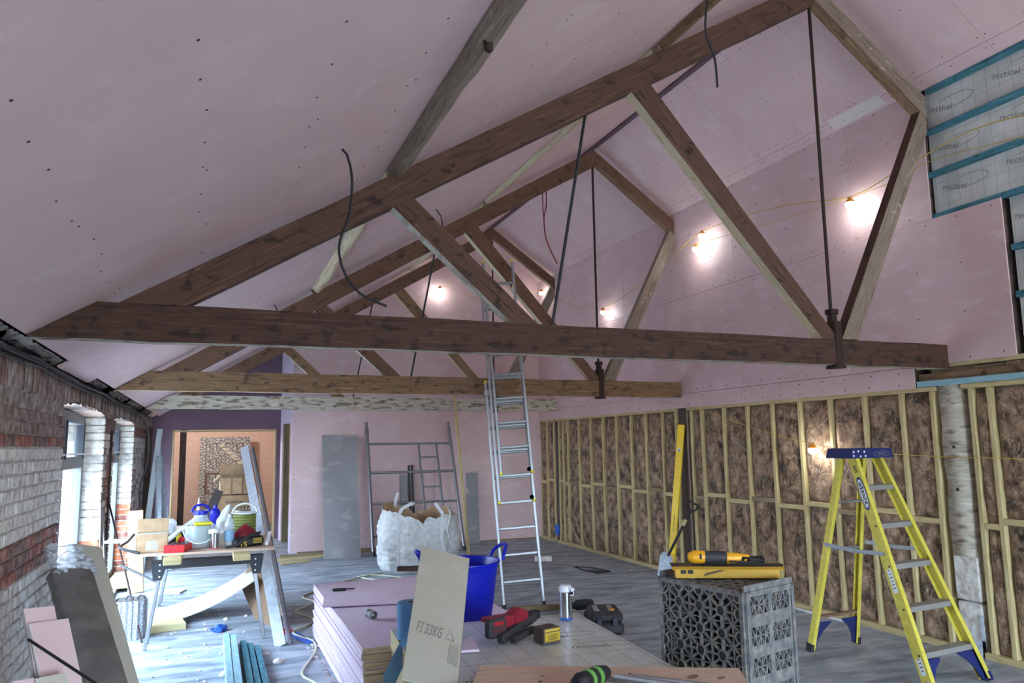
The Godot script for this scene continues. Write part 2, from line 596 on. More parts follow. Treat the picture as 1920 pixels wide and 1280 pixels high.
func shell() -> void:
	# floor
	var b := MB.new()
	b.cbox(Vector3(-1.4, -0.2, -19), Vector3(6.2, 0, 4.2))
	solo("floor", b, M.concrete, "grey blue concrete floor with dusty trowel streaks across the whole room", "floor", "", "structure")
	# ceiling: roof deck over both slopes and separate boards under it
	var ce := thing("ceiling", "pink plasterboard ceiling on two roof slopes meeting at a ridge", "ceiling", V, 0.0, "", "structure")
	b = MB.new()
	var lo := []
	for p in [Vector2(-1.7, ceil_l(-1.7) + 0.13), Vector2(4.5, 5.66), Vector2(6.2, ceil_r(6.2) + 0.13), Vector2(6.2, ceil_r(6.2) + 0.33), Vector2(4.5, 5.88), Vector2(-1.7, ceil_l(-1.7) + 0.33)]:
		lo.append(p)
	b.prism(lo, 23.2, Transform3D(Basis(), Vector3(0, 0, -19)))
	part("roof_deck", b, M.oak_dark, ce)
	# boards on the long slope: strips along the slope, joints every 1.3 m
	var zl := [4.2, 2.8, 1.45, 0.1, -0.4, -1.77, -3.12, -4.45, -5.79, -7.1, -8.4, -9.7, -11.0, -12.2, -13.4, -15.2]
	var xs := [-0.9, 1.16, 3.22, 4.505]
	var screws := MB.new()
	var nl := Vector3(0.5145, -0.8575, 0)
	for i in zl.size() - 1:
		for k in 3:
			var x0: float = xs[k]
			if k == 0 and i >= 8:
				x0 = -0.97 if i == 8 else -0.9
			var z0: float = zl[i + 1] + 0.0012
			var z1: float = zl[i] - 0.0012
			b = MB.new()
			var pl := [Vector2(x0, ceil_l(x0)), Vector2(xs[k + 1] - 0.001, ceil_l(xs[k + 1] - 0.001)), Vector2(xs[k + 1] - 0.008, ceil_l(xs[k + 1]) + 0.0125), Vector2(x0 - 0.007, ceil_l(x0) + 0.0125)]
			b.prism(pl, z1 - z0, Transform3D(Basis(), Vector3(0, 0, z0 + jit(0.0006))))
			part("plasterboard", b, M.pink, ce)
			if z1 < 1.0:
				for s in 6:
					var xx: float = xs[k] + 0.62 + (s - 1.5) * 0.42
					if xx > xs[k + 1] or xx < xs[k]: continue
					for e in 6:
						var zz := lerpf(z1 - 0.03, z0 + 0.03, e / 5.0) + jit(0.025)
						var xj := xx + jit(0.02)
						disc(screws, Vector3(xj, ceil_l(xj), zz), nl, 0.0052)
	# the short slope
	var zr := [4.2, 2.8, 1.45, 0.1, -1.2, -2.5, -3.81, -5.1, -5.795, -6.45, -7.75, -9.0, -10.3, -11.6, -12.9]
	var nr := Vector3(-0.597, -0.802, 0)
	for i in zr.size() - 1:
		var z0: float = zr[i + 1] + 0.0012
		var z1: float = zr[i] - 0.0012
		for seg in [[4.502, 5.528], [5.531, 5.64]]:
			b = MB.new()
			b.prism([Vector2(seg[0], ceil_r(seg[0])), Vector2(seg[1], ceil_r(seg[1])), Vector2(seg[1] + 0.006, ceil_r(seg[1]) + 0.0125), Vector2(seg[0] + 0.006, ceil_r(seg[0]) + 0.0125)], z1 - z0, Transform3D(Basis(), Vector3(0, 0, z0)))
			part("plasterboard" if seg[0] < 5 else "edge_strip", b, M.pink, ce)
		if z1 < -2.0:
			for e in 5:
				var zz := lerpf(z1 - 0.035, z0 + 0.035, e / 4.0) + jit(0.02)
				for xx in [4.62, 5.05, 5.48, 5.57]:
					disc(screws, Vector3(xx, ceil_r(xx), zz), nr, 0.0052)
	# filled joint beside the first truss
	b = MB.new()
	b.prism([Vector2(5.5, ceil_r(5.5) - 0.0008), Vector2(5.6, ceil_r(5.6) - 0.0008), Vector2(5.6, ceil_r(5.6) + 0.002), Vector2(5.5, ceil_r(5.5) + 0.002)], 0.62, Transform3D(Basis(), Vector3(0, 0, -5.45)))
	part("joint_filler", b, M.filler, ce)
	var so := part("screw_heads", screws, M.screw, ce)
	so.set_meta("kind", "stuff")
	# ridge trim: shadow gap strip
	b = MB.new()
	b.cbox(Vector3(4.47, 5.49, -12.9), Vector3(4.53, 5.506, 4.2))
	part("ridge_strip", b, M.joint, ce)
	# unseen end wall behind the camera, its opening added for fill light
	var wb := thing("wall_back", "plain end wall behind the viewpoint with an opening added to let in fill light", "wall", V, 0.0, "", "structure")
	b = MB.new()
	b.cbox(Vector3(-1.4, 0, 4.0), Vector3(0.8, 6, 4.2))
	b.cbox(Vector3(4.4, 0, 4.0), Vector3(6.2, 6, 4.2))
	b.cbox(Vector3(0.8, 2.4, 4.0), Vector3(4.4, 6, 4.2))
	part("wall_board", b, M.pink, wb)
	# far partition with its boards
	var wf := thing("wall_far", "pink boarded partition closing the far end below the last truss", "wall", V, 0.0, "", "structure")
	b = MB.new()
	b.prism([Vector2(1.24, 0), Vector2(6.0, 0), Vector2(6.0, 4.5), Vector2(4.5, 5.5), Vector2(1.24, ceil_l(1.24))], 0.1, Transform3D(Basis(), Vector3(0, 0, ZF - 0.12)))
	part("studwork", b, M.pine_dull, wf)
	var wx := [1.225, 2.42, 3.62, 4.82, 5.63]
	var sc2 := MB.new()
	for i in 4:
		for row in [[0.03, 1.22], [1.223, 2.42], [2.423, 3.62], [3.623, 5.5]]:
			var x0: float = wx[i] + 0.001
			var x1: float = wx[i + 1] - 0.001
			var y0: float = row[0]
			var y1: float = row[1]
			var pl := PackedVector2Array([Vector2(x0, y0), Vector2(x1, y0), Vector2(x1, y1), Vector2(x0, y1)])
			var roofp := PackedVector2Array([Vector2(-3, -1), Vector2(9, -1), Vector2(9, ceil_r(9)), Vector2(4.5, 5.53), Vector2(-3, ceil_l(-3))])
			for q in Geometry2D.intersect_polygons(pl, roofp):
				b = MB.new()
				b.prism(Array(q), 0.0125, Transform3D(Basis(), Vector3(0, 0, ZF - 0.0125)))
				part("plasterboard", b, M.pink, wf)
			if y0 < 3:
				for e in 5:
					for xx in [x0 + 0.03, (x0 + x1) * 0.5, x1 - 0.03]:
						disc(sc2, Vector3(xx + jit(0.006), lerpf(y0 + 0.04, y1 - 0.04, e / 4.0), ZF), Vector3(0, 0, 1), 0.006)
	part("screw_heads", sc2, M.screw, wf).set_meta("kind", "stuff")
	# return wall with its doorway (seen at a slant)
	var wr := thing("wall_side", "lavender lit return wall beside the doorway with a bare timber jamb", "wall", V, 0.0, "", "structure")
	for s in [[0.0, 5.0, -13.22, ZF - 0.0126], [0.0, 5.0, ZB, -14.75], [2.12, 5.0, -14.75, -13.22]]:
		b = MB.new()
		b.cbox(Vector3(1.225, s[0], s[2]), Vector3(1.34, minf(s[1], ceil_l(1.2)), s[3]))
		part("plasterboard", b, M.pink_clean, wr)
	b = MB.new()
	b.cbox(Vector3(1.24, 0, -13.36), Vector3(1.34, 2.12, -13.222))
	part("jamb_post", b, M.pine_dull, wr)
	b = MB.new()
	b.cbox(Vector3(1.24, 0, -14.749), Vector3(1.34, 2.12, -14.62))
	part("jamb_post", b, M.pine_dull, wr)
	# wall with the wide opening, its pink boards darkened as if in shade
	var wm := thing("wall_doorway", "boarded wall with shade put into its pink colour, framing a wide timber lined opening", "wall", V, 0.0, "", "structure")
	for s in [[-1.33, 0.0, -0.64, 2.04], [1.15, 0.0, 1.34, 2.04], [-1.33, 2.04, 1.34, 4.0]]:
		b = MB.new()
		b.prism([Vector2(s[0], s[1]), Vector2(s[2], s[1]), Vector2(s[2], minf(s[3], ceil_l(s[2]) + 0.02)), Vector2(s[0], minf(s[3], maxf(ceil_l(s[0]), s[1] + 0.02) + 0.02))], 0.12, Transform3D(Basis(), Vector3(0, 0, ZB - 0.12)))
		part("plasterboard", b, M.shaded_pink, wm)
	for s in [[-0.66, 0.0, -0.63, 2.03], [1.12, 0.0, 1.15, 2.03], [-0.63, 2.0, 1.12, 2.03]]:
		b = MB.new()
		b.cbox(Vector3(s[0], s[1], ZB - 0.13), Vector3(s[2], s[3], ZB + 0.012), 0.002)
		part("lining", b, M.pine, wm)
	b = MB.new()
	b.cbox(Vector3(-0.55, 0, ZB - 0.6), Vector3(-0.44, 2.6, ZB - 0.5))
	part("timber_stud", b, M.post_dark, wm)
	# room beyond the opening
	var wy := thing("wall_beyond", "warm pink skimmed wall of the room beyond the opening", "wall", V, 0.0, "", "structure")
	b = MB.new()
	b.cbox(Vector3(-1.4, 0, -18.9), Vector3(6.2, 5, -18.7))
	part("skim_face", b, M.skim, wy)
	b = MB.new()
	b.cbox(Vector3(1.9, 0, -18.7), Vector3(2.0, 3.4, ZB - 0.13))
	part("skim_side", b, M.skim, wy)
	b = MB.new()
	b.cbox(Vector3(-0.9, 0, -18.7), Vector3(-0.8, 3.4, -17.2))
	part("skim_nib", b, M.skim, wy)
	b = MB.new()
	b.cbox(Vector3(-1.4, 2.7, -18.7), Vector3(2.0, 2.75, ZB - 0.13))
	part("skim_ceiling", b, M.skim, wy)
	# ground and garden wall outside
	b = MB.new()
	b.cbox(Vector3(-30, -0.3, -40), Vector3(-1.34, -0.05, 20))
	solo("outside_ground", b, M.paving, "pale paving outside the brick wall seen through the windows", "ground", "", "structure")
	var gw := thing("garden_wall", "pale brick boundary wall outside beyond the windows", "wall", V, 0.0, "", "structure")
	b = MB.new()
	b.cbox(Vector3(-6.2, -0.05, -34), Vector3(-5.9, 1.5, 6))
	part("wall_body", b, M.brick_red, gw)
	for k in 14:
		b = MB.new()
		b.cbox(Vector3(-6.3, -0.05, -33.0 + k * 2.7), Vector3(-5.8, 1.7, -32.6 + k * 2.7), 0.01)
		part("wall_pier", b, M.brick_white, gw)

# ---------------------------------------------------------------- brick
var brick_meshes := {}

func brick_mesh(l: float, h: float, variant: int) -> ArrayMesh:
	var key := "%.3f_%.3f_%d" % [l, h, variant]
	if not brick_meshes.has(key):
		var b := MB.new()
		b.box(Vector3(l, h, 0.04), Transform3D(Basis.from_euler(Vector3(jit(0.012), jit(0.006), jit(0.006)))), 0.006, ro())
		for i in b.v.size():
			b.v[i] += Vector3(0, 0, fn.get_noise_3d(b.v[i].x * 9 + variant * 7.3, b.v[i].y * 14, variant) * 0.004)
		brick_meshes[key] = mesh_of([[b, null]])
	return brick_meshes[key]

# courses of single bricks on a face: origin at its lower corner, along = unit direction, out = outward normal
func courses(parent: Node, origin: Vector3, along: Vector3, out: Vector3, length: float, y0: float, y1: float, paint: Callable, single := true, unit := 0.215) -> void:
	var bs := Basis(along, Vector3.UP, out)
	if bs.determinant() < 0:
		bs = Basis(-along, Vector3.UP, out)
	var joined := {}
	var row := 0
	var y := y0
	while y + 0.06 < y1:
		var s := 0.0 if row % 2 == 0 or length < 0.3 else -0.112
		while s < length - 0.02:
			var a := maxf(s, 0.0)
			var e := minf(s + unit, length)
			if e - a > 0.03:
				var c := origin + along * (a + e) * 0.5 + Vector3(0, y + 0.0325 - origin.y, 0) + out * (-0.014 + jit(0.0025))
				var mt: Material = paint.call((a + e) * 0.5, y + 0.03)
				if single:
					var o := node("brick", brick_mesh(snappedf(e - a, 0.004), 0.065, rng.randi() % 4), parent)
					o.material_override = mt
					o.transform = Transform3D(bs, c)
				else:
					if not joined.has(mt): joined[mt] = MB.new()
					joined[mt].box(Vector3(e - a, 0.065, 0.04), Transform3D(bs, c), 0.005)
			s += unit + 0.01
		y += 0.075
		row += 1
	for mt in joined:
		part("brick_rows", joined[mt], mt, parent).set_meta("kind", "stuff")

func pick(a: Array) -> Material:
	return a[rng.randi() % a.size()]

func brick_walls() -> void:
	var near_paint := func(s: float, y: float) -> Material:
		if y > 1.8: return pick([M.brick_brown, M.brick_dusty, M.brick_dusty, M.brick_dusty])
		if y > 1.735: return pick([M.brick_red, M.brick_brown])
		if y > 1.2: return pick([M.brick_white, M.brick_cream, M.brick_white])
		if y > 1.0: return pick([M.brick_brown, M.brick_brown, M.brick_dusty, M.brick_red])
		return pick([M.brick_white, M.brick_cream, M.brick_white])
	var wl := thing("wall_left", "old brick wall half painted white with a bare red band at left", "wall", V, 0.0, "", "structure")
	# backing leaf in bands of mortar, with openings
	var open := [[-8.62, -6.35], [-11.75, -9.45], [-15.0, -14.2]]
	var solid := [[-6.35, 4.2], [-9.45, -8.62], [-14.2, -11.75], [-19.0, -15.0]]
	for s in solid:
		for band in [[0.0, 1.02, M.mortar_white], [1.02, 1.21, M.mortar], [1.21, 1.79, M.mortar_white], [1.79, 2.06, M.mortar]]:
			var b := MB.new()
			b.cbox(Vector3(-1.33, band[0], s[0]), Vector3(XL - 0.007, band[1], s[1]))
			part("mortar_bed", b, band[2], wl)
	var b2 := MB.new()
	b2.cbox(Vector3(-1.33, 2.06, -19.0), Vector3(XL - 0.007, 2.2, 4.2))
	b2.cbox(Vector3(-1.1, 2.2, -15.2), Vector3(XL - 0.007, 2.245, 4.2))
	part("mortar_bed", b2, M.mortar, wl)
	courses(wl, Vector3(XL, 0.0, -6.35), Vector3(0, 0, 1), Vector3(1, 0, 0), 2.05, 0.3, 2.0, near_paint)
	courses(wl, Vector3(XL, 0.0, -4.29), Vector3(0, 0, 1), Vector3(1, 0, 0), 1.2, 0.3, 2.0, near_paint, false)
	courses(wl, Vector3(XL, 0.0, -6.35), Vector3(0, 0, 1), Vector3(1, 0, 0), 3.2, 0.0, 0.29, near_paint, false)
	# soldier course above, bricks on end
	var k := 0
	var z := -14.3
	while z < -4.2:
		var hh := 0.2 if z > -6.4 else 0.165
		var o := node("soldier_brick", brick_mesh(0.062, hh, k % 5), wl)
		o.material_override = pick([M.brick_brown, M.brick_dusty, M.brick_dusty, M.mortar]) if z > -6.4 else pick([M.post_dark, M.brick_brown, M.mortar])
		o.transform = Transform3D(Basis(Vector3(0, 0, -1), Vector3.UP, Vector3(1, 0, 0)), Vector3(XL - 0.014 + jit(0.003), 2.24 - hh * 0.5 + jit(0.006), z))
		z += 0.074
		k += 1
	# pier faces and the reveals that face the camera
	var pier1 := thing("brick_pier", "white painted brick pier between the two windows, orange brick low down", "brick pier", V, 0.0, "", "structure")
	var pier2 := thing("brick_pier", "brick pier past the second window with bright orange lower courses", "brick pier", V, 0.0, "", "structure")
	var p1 := func(s: float, y: float) -> Material:
		if y < 0.86 and y < 0.78 + 0.12 * sin(s * 30): return pick([M.brick_orange, M.brick_red])
		return pick([M.brick_cream, M.brick_white])
	var p2 := func(s: float, y: float) -> Material:
		if y < 0.98: return pick([M.brick_orange, M.brick_orange, M.brick_red])
		return pick([M.brick_cream, M.brick_white])
	var f1 := func(s: float, y: float) -> Material:
		if y > 1.85: return M.brick_brown
		if s > 0.35 and s < 0.6 and y < 1.5: return pick([M.brick_brown, M.brick_red])
		return pick([M.brick_white, M.mortar_white, M.brick_brown]) if y > 0.9 else pick([M.brick_brown, M.mortar])
	var f2 := func(s: float, y: float) -> Material:
		if y > 1.86: return pick([M.brick_red, M.brick_brown])
		return pick([M.mortar_white, M.brick_white, M.mortar])
	courses(pier1, Vector3(XL - 0.178, 0, -8.62), Vector3(1, 0, 0), Vector3(0, 0, 1), 0.182, 0.0, 2.06, p1)
	courses(pier1, Vector3(XL, 0, -9.45), Vector3(0, 0, 1), Vector3(1, 0, 0), 0.83, 0.0, 2.06, f1)
	courses(pier2, Vector3(XL - 0.178, 0, -11.75), Vector3(1, 0, 0), Vector3(0, 0, 1), 0.182, 0.0, 2.06, p2)
	courses(pier2, Vector3(XL, 0, -14.1), Vector3(0, 0, 1), Vector3(1, 0, 0), 2.35, 0.0, 2.06, f2, false)
	# conduit in the slot of the first pier
	var b := MB.new()
	b.rod(Vector3(-0.985, 0.2, -9.1), Vector3(-0.985, 1.9, -9.1), 0.012, 6)
	part("slot_pipe", b, M.iron, pier1)
	# window heads in broken plaster
	for w in [[-8.62, -6.35], [-11.75, -9.45]]:
		b = MB.new()
		b.grid(24, 4, func(u: float, v: float): 
			var zz := lerpf(w[0], w[1], u)
			var arch := 0.035 * sin(PI * u)
			return Vector3(lerpf(-1.18, XL + 0.004, v), 2.035 + arch + fn.get_noise_2d(zz * 12, v * 6) * 0.02 - (1 - v) * 0.01, zz), 2, 0.2)
		part("head_plaster", b, M.plaster, wl)
	# windows
	var n := 0
	for w in open:
		n += 1
		var wi := thing("window_%d" % n, ["grey framed window nearest on the brick wall, small top light over tall pane", "second grey framed window between the brick piers", "narrow grey framed window hidden in the far left corner"][n - 1], "window", V, 0.0, "", "structure")
		var z0: float = w[0]
		var z1: float = w[1]
		var zm := (z0 + z1) * 0.5
		var fr := func(lo: Vector3, hi: Vector3):
			var q := MB.new()
			q.cbox(lo, hi, 0.006)
			part("frame_bar", q, M.frame_grey, wi)
		for zz in [z0 + 0.002, zm - 0.035, z1 - 0.072]:
			fr.call(Vector3(-1.25, 0.06, zz), Vector3(-1.17, 2.03, zz + 0.07))
		fr.call(Vector3(-1.25, 1.945, z0 + 0.01), Vector3(-1.172, 2.05, z1 - 0.01))
		fr.call(Vector3(-1.25, 1.53, z0 + 0.01), Vector3(-1.172, 1.64, z1 - 0.01))
		fr.call(Vector3(-1.25, 0.02, z0 + 0.01), Vector3(-1.172, 0.13, z1 - 0.01))
		for h in [[z0, zm], [zm, z1]]:
			# opening top light in its own sash
			for zz in [h[0] + 0.06, h[1] - 0.1]:
				var q := MB.new()
				q.cbox(Vector3(-1.235, 1.62, zz), Vector3(-1.16, 1.96, zz + 0.04), 0.006)
				part("sash_bar", q, M.dark_metal, wi)
			var q2 := MB.new()
			q2.cbox(Vector3(-1.25, 1.655, h[0] + 0.08), Vector3(-1.14, 1.672, h[1] - 0.08), 0.004)
			part("sash_cill", q2, M.white, wi)
			for yy in [[0.12, 1.54], [1.67, 1.95]]:
				var g := MB.new()
				g.cbox(Vector3(-1.212, yy[0], h[0] + 0.05), Vector3(-1.206, yy[1], h[1] - 0.05))
				part("pane", g, M.glass, wi)
		var q3 := MB.new()
		q3.cbox(Vector3(-1.33, 0.0, z0), Vector3(XL, 0.045, z1))
		part("sill", q3, M.mortar_white, wi)
	b = MB.new()
	b.cbox(Vector3(-1.14, 0.046, -11.7), Vector3(-0.86, 0.075, -10.5), 0.003, ro())
	solo("sill_board", b, M.pine, "pale timber sill board laid under the second window", "board")

# ---------------------------------------------------------------- boarded and studded right wall
func stud_wall() -> void:
	var w := thing("wall_right", "long right hand wall, pink boards above open timber studs packed with brown mineral wool", "wall", V, 0.0, "", "structure")
	var b := MB.new()
	b.cbox(Vector3(5.80, 0, -19), Vector3(6.2, 5.0, 4.2))
	part("outer_leaf", b, M.pine_dull, w)
	# boards
	var boards := [
		[2.12, 2.30, -13.0, -9.4], [2.12, 2.30, -9.4, -7.12], [2.12, 2.30, -7.12, -4.8],
		[2.303, 3.533, -13.0, -11.0], [2.303, 3.533, -11.0, -8.62], [2.303, 3.533, -8.62, -6.42], [2.303, 3.533, -6.42, -3.885],
		[3.536, 4.71, -13.0, -9.7], [3.536, 4.71, -9.7, -7.13], [3.536, 4.71, -7.13, -5.34], [3.536, 4.71, -5.34, -4.5]]
	var sc := MB.new()
	for q in boards:
		b = MB.new()
		b.cbox(Vector3(XR, q[0], q[2] + 0.0015), Vector3(XR + 0.0125, q[1], q[3] - 0.0015), 0.002)
		var nm := node("plasterboard", mesh_of([[b, M.pink]]), w)
		nm.position.x = jit(0.001) - (0.004 if q[3] == -3.885 else 0.0)
		var rows := [q[0] + 0.04, q[1] - 0.04] if q[1] - q[0] < 0.3 else [q[0] + 0.04, q[0] + 0.4, q[0] + 0.8, q[1] - 0.04]
		for y in rows:
			var zz: float = q[2] + 0.05
			while zz < q[3] - 0.02:
				disc(sc, Vector3(XR - 0.005, y + jit(0.008), zz + jit(0.02)), Vector3(-1, 0, 0), 0.0055)
				zz += 0.3 if y < q[0] + 0.1 or y > q[1] - 0.1 else 0.42
	part("screw_heads", sc, M.screw, w).set_meta("kind", "stuff")
	b = MB.new()
	for q in boards:
		b.cbox(Vector3(XR + 0.014, q[0], q[2]), Vector3(5.79, q[1], q[3] - (0.02 if q[3] > -5.0 else 0.0)))
	part("board_backing", b, M.post_dark, w)
	# foil faced insulation with printed grid, still open towards the viewer
	var foils := [[3.54, 4.70, -4.5, -3.3], [2.32, 3.54, -3.86, -2.1], [3.54, 4.70, -3.3, -2.1], [2.32, 4.7, -2.1, 4.2]]
	for q in foils:
		b = MB.new()
		b.cbox(Vector3(5.672, q[0] + 0.002, q[2] + 0.002), Vector3(5.79, q[1] - 0.002, q[3] - 0.002))
		part("insulation_board", b, M.foil_print, w)
	var ln := MB.new()
	for k in 26:
		var y := 2.34 + k * 0.1
		ln.cbox(Vector3(5.6712, y, -4.49 if y > 3.55 else -3.85), Vector3(5.673, y + 0.0016, -2.2))
	for k in 22:
		var z := -4.47 + k * 0.105
		ln.cbox(Vector3(5.6712, 2.34 if z > -3.85 else 3.55, z), Vector3(5.673, 4.69, z + 0.0016))
	part("printed_grid", ln, M.foil_line, w).set_meta("kind", "stuff")
	var bx := Basis(Vector3(0, -0.22, 0.975), Vector3(0, 0.975, 0.22), Vector3(-1, 0, 0))
	for p in [Vector3(5.671, 4.47, -4.36), Vector3(5.671, 4.12, -4.34), Vector3(5.671, 3.76, -4.3), Vector3(5.671, 4.5, -3.78), Vector3(5.671, 4.15, -3.76), Vector3(5.671, 3.79, -3.74), Vector3(5.671, 3.35, -3.72)]:
		lettering("recticel", 0.045, M.foil_line, w, p, bx)
		b = MB.new()
		var arc := []
		for k in 13:
			var a := lerpf(0.6, 5.2, k / 12.0)
			arc.append(p + Vector3(0, 0.02 + sin(a) * 0.05, 0.13 - cos(a) * 0.17).rotated(Vector3(1, 0, 0), 0.0))
		b.tube(arc, 0.0022, 4)
		part("printed_swoosh", b, M.foil_line, w)
	# teal battens
	for q in [[4.655, -4.46], [4.295, -4.49], [3.92, -4.52], [3.55, -4.50], [3.13, -3.86], [2.765, -3.86]]:
		b = MB.new()
		b.cbox(Vector3(5.632, q[0] - 0.024, q[1]), Vector3(5.670, q[0] + 0.024, 4.1), 0.002, ro())
		part("batten", b, M.teal_batten, w)
	# open strip of timbers under the big board
	for q in [[2.275, 2.312, -4.78, 4.1, 5.622, 5.66, M.pine], [2.235, 2.272, -4.7, 4.1, 5.70, 5.74, M.pine_dull], [2.175, 2.238, -4.8, 4.1, 5.665, 5.70, M.oak_mid]]:
		b = MB.new()
		b.cbox(Vector3(q[4], q[0], q[2]), Vector3(q[5], q[1], q[3]), 0.002, ro())
		part("rail", b, q[6], w)
	for q in [-4.5, -4.02, -3.72]:
		b = MB.new()
		b.cbox(Vector3(5.672, 2.238, q), Vector3(5.71, 2.275, q + 0.16 + jit(0.1)), 0.003, ro())
		part("packer", b, M.oak_mid, w)
	b = MB.new()
	b.cbox(Vector3(5.624, 2.125, -4.79), Vector3(5.66, 2.175, 4.1), 0.002, ro())
	part("batten", b, M.blue_batten, w)
	# plates
	for seg in [[-13.0, -12.3], [-12.22, -8.46], [-8.22, -4.62], [-4.38, 4.1]]:
		b = MB.new()
		b.cbox(Vector3(5.62, 2.085, seg[0]), Vector3(5.74, 2.122, seg[1]), 0.002, ro())
		part("top_plate", b, M.pine, w)
		b = MB.new()
		b.cbox(Vector3(5.615, 0.0, seg[0]), Vector3(5.74, 0.047, seg[1]), 0.002, ro())
		part("sole_plate", b, M.pine, w)
	# posts
	b = MB.new()
	b.cbox(Vector3(5.655, 0, -8.45), Vector3(5.8, 2.13, -8.27), 0.008, ro())
	part("old_post", b, M.post_dark, w)
	b = MB.new()
	b.cbox(Vector3(5.64, 0, -8.265), Vector3(5.7, 2.13, -8.225), 0.004, ro())
	part("old_post", b, M.oak_grey, w)
	b = MB.new()
	b.cbox(Vector3(5.65, 0, -12.3), Vector3(5.8, 2.13, -12.18), 0.006, ro())
	part("old_post", b, M.post_dark, w)
	# whitewashed post with its repaired foot
	b = MB.new()
	b.grid(8, 30, func(u: float, v: float):
		var a := TAU * u
		var q := Vector2(cos(a), sin(a))
		var s := 0.105 / maxf(absf(q.x), absf(q.y))
		var y := 0.75 + v * 1.38
		return Vector3(5.745 + q.x * s, y, -4.5 - q.y * s * 0.95) + Vector3(fn.get_noise_2d(a * 2, y * 3), 0, fn.get_noise_2d(a * 2 + 9, y * 3)) * 0.014, 0.8, 1.4)
	part("limewashed_post", b, M.oak_lime, w, "flaking white painted timber post")
	b = MB.new()
	b.cbox(Vector3(5.642, 0.0, -4.6), Vector3(5.85, 0.40, -4.39), 0.012)
	b.cbox(Vector3(5.638, 0.41, -4.605), Vector3(5.85, 0.76, -4.385), 0.012)
	part("post_foot", b, M.brick_cream, w, "rendered masonry foot")
	b = MB.new()
	b.cbox(Vector3(5.625, 0.0, -4.40), Vector3(5.632, 0.32, -4.375))
	b.cbox(Vector3(5.625, 0.0, -4.55), Vector3(5.632, 0.13, -4.375))
	part("post_bracket", b, M.galv, w)
	for y in [1.62, 1.28]:
		b = MB.new()
		b.lathe([Vector2(0.0, 0.006), Vector2(0.012, 0.005), Vector2(0.014, 0.0)], 8, Transform3D(Basis(Vector3(0, 1, 0), Vector3(-1, 0, 0), Vector3(0, 0, 1)), Vector3(5.636, y, -4.5)))
		part("bolt_head", b, M.black, w)
	# studs, noggings and batts
	var zs := [-12.92, -12.64, -12.33, -12.12, -11.96, -11.77, -11.34, -10.92, -10.51, -10.09, -9.66, -9.25, -8.82, -8.49, -8.15, -7.93, -7.5, -7.07, -6.65, -6.23, -5.81, -5.39, -4.98, -4.67, -4.31, -4.15, -3.73, -3.31]
	for i in zs.size():
		var z: float = zs[i]
		b = MB.new()
		b.cbox(Vector3(5.63, 0.047, -0.02), Vector3(5.72, 2.085, 0.02), 0.003, ro())
		for e in b.v.size():
			b.v[e] += Vector3(0, 0, sin(b.v[e].y * 2.0 + i) * 0.006)
		var so := part("stud", b, M.pine, w)
		so.position.z = z
		if i == 0: continue
		var z0: float = zs[i - 1] + 0.0225
		var z1 := z - 0.0225
		if z1 - z0 < 0.06: continue
		var post := (z0 < -12.25 and z1 > -12.25) or (z0 < -8.35 and z1 > -8.35) or (z0 < -4.5 and z1 > -4.5)
		if post: continue
		var yn := 1.035 + (0.02 if i % 2 == 0 else -0.025)
		b = MB.new()
		b.cbox(Vector3(5.628, yn - 0.023, z0), Vector3(5.715, yn + 0.023, z1), 0.003, ro())
		part("nogging", b, M.pine if i % 3 else M.pine_dull, w)
		for q in [[0.05, yn - 0.026], [yn + 0.026, 2.082]]:
			b = MB.new()
			var off := ro()
			var sd := rng.randf() * 50.0
			var hh: float = q[1] - q[0]
			b.grid(14, 34, func(u: float, v: float):
				var edge := pow(sin(PI * clampf(u, 0.0, 1.0)), 0.35) * pow(sin(PI * clampf(v, 0.0, 1.0)), 0.25)
				var y := lerpf(q[0], q[1], v)
				var zz := lerpf(z0, z1, u)
				var bump := fn.get_noise_3d(zz * 4.5 + sd, y * 4.0, sd) * 0.024 + fn.get_noise_3d(zz * 13 + sd, y * 9, sd) * 0.022
				return Vector3(5.675 - edge * (0.034 + bump), y, zz), z1 - z0, hh, off)
			part("insulation_batt", b, M.wool, w)
	# services in the studwork
	b = MB.new()
	b.cbox(Vector3(5.61, 0.12, -12.31), Vector3(5.66, 0.30, -12.19), 0.012)
	solo("socket_box", b, M.blue, "small blue box fixed low on the dark far post", "junction box")
	b = MB.new()
	var pts := []
	for k in 13:
		var t := k / 12.0
		pts.append(Vector3(5.6 - 0.05 * t, 0.4 * (1 - t) * (1 - t) + 0.056, -11.75 + t * 0.85))
	b.tube(pts, 0.006, 6)
	solo("cable", b, M.cord_cream, "pale cable trailing from the far studs onto the sole plate", "cable")

# ---------------------------------------------------------------- trusses and purlins
func member(called: String, poly: Array, z: float, depth: float, face: Material, side: Material, parent: Node, dir: Vector2) -> void:
	var a := MB.new()
	var c := MB.new()
	var o := ro()
	var t := Transform3D(Basis(), Vector3(0, 0, z - depth))
	a.prism(poly, depth, t, o, dir.normalized(), 1)
	c.prism(poly, depth, t, o, dir.normalized(), 2)
	part(called, mesh_of([[a, face], [c, side]]), null, parent)

func rough_line(a: Vector2, b: Vector2, nseg: int, amp: float, sd: float) -> Array:
	var r := []
	for i in nseg:
		var p := a.lerp(b, float(i) / nseg)
		var nrm := (b - a).normalized().orthogonal()
		r.append(p + nrm * (fn.get_noise_2d(i * 1.7 + sd, sd) * amp if i > 0 else 0.0))
	return r

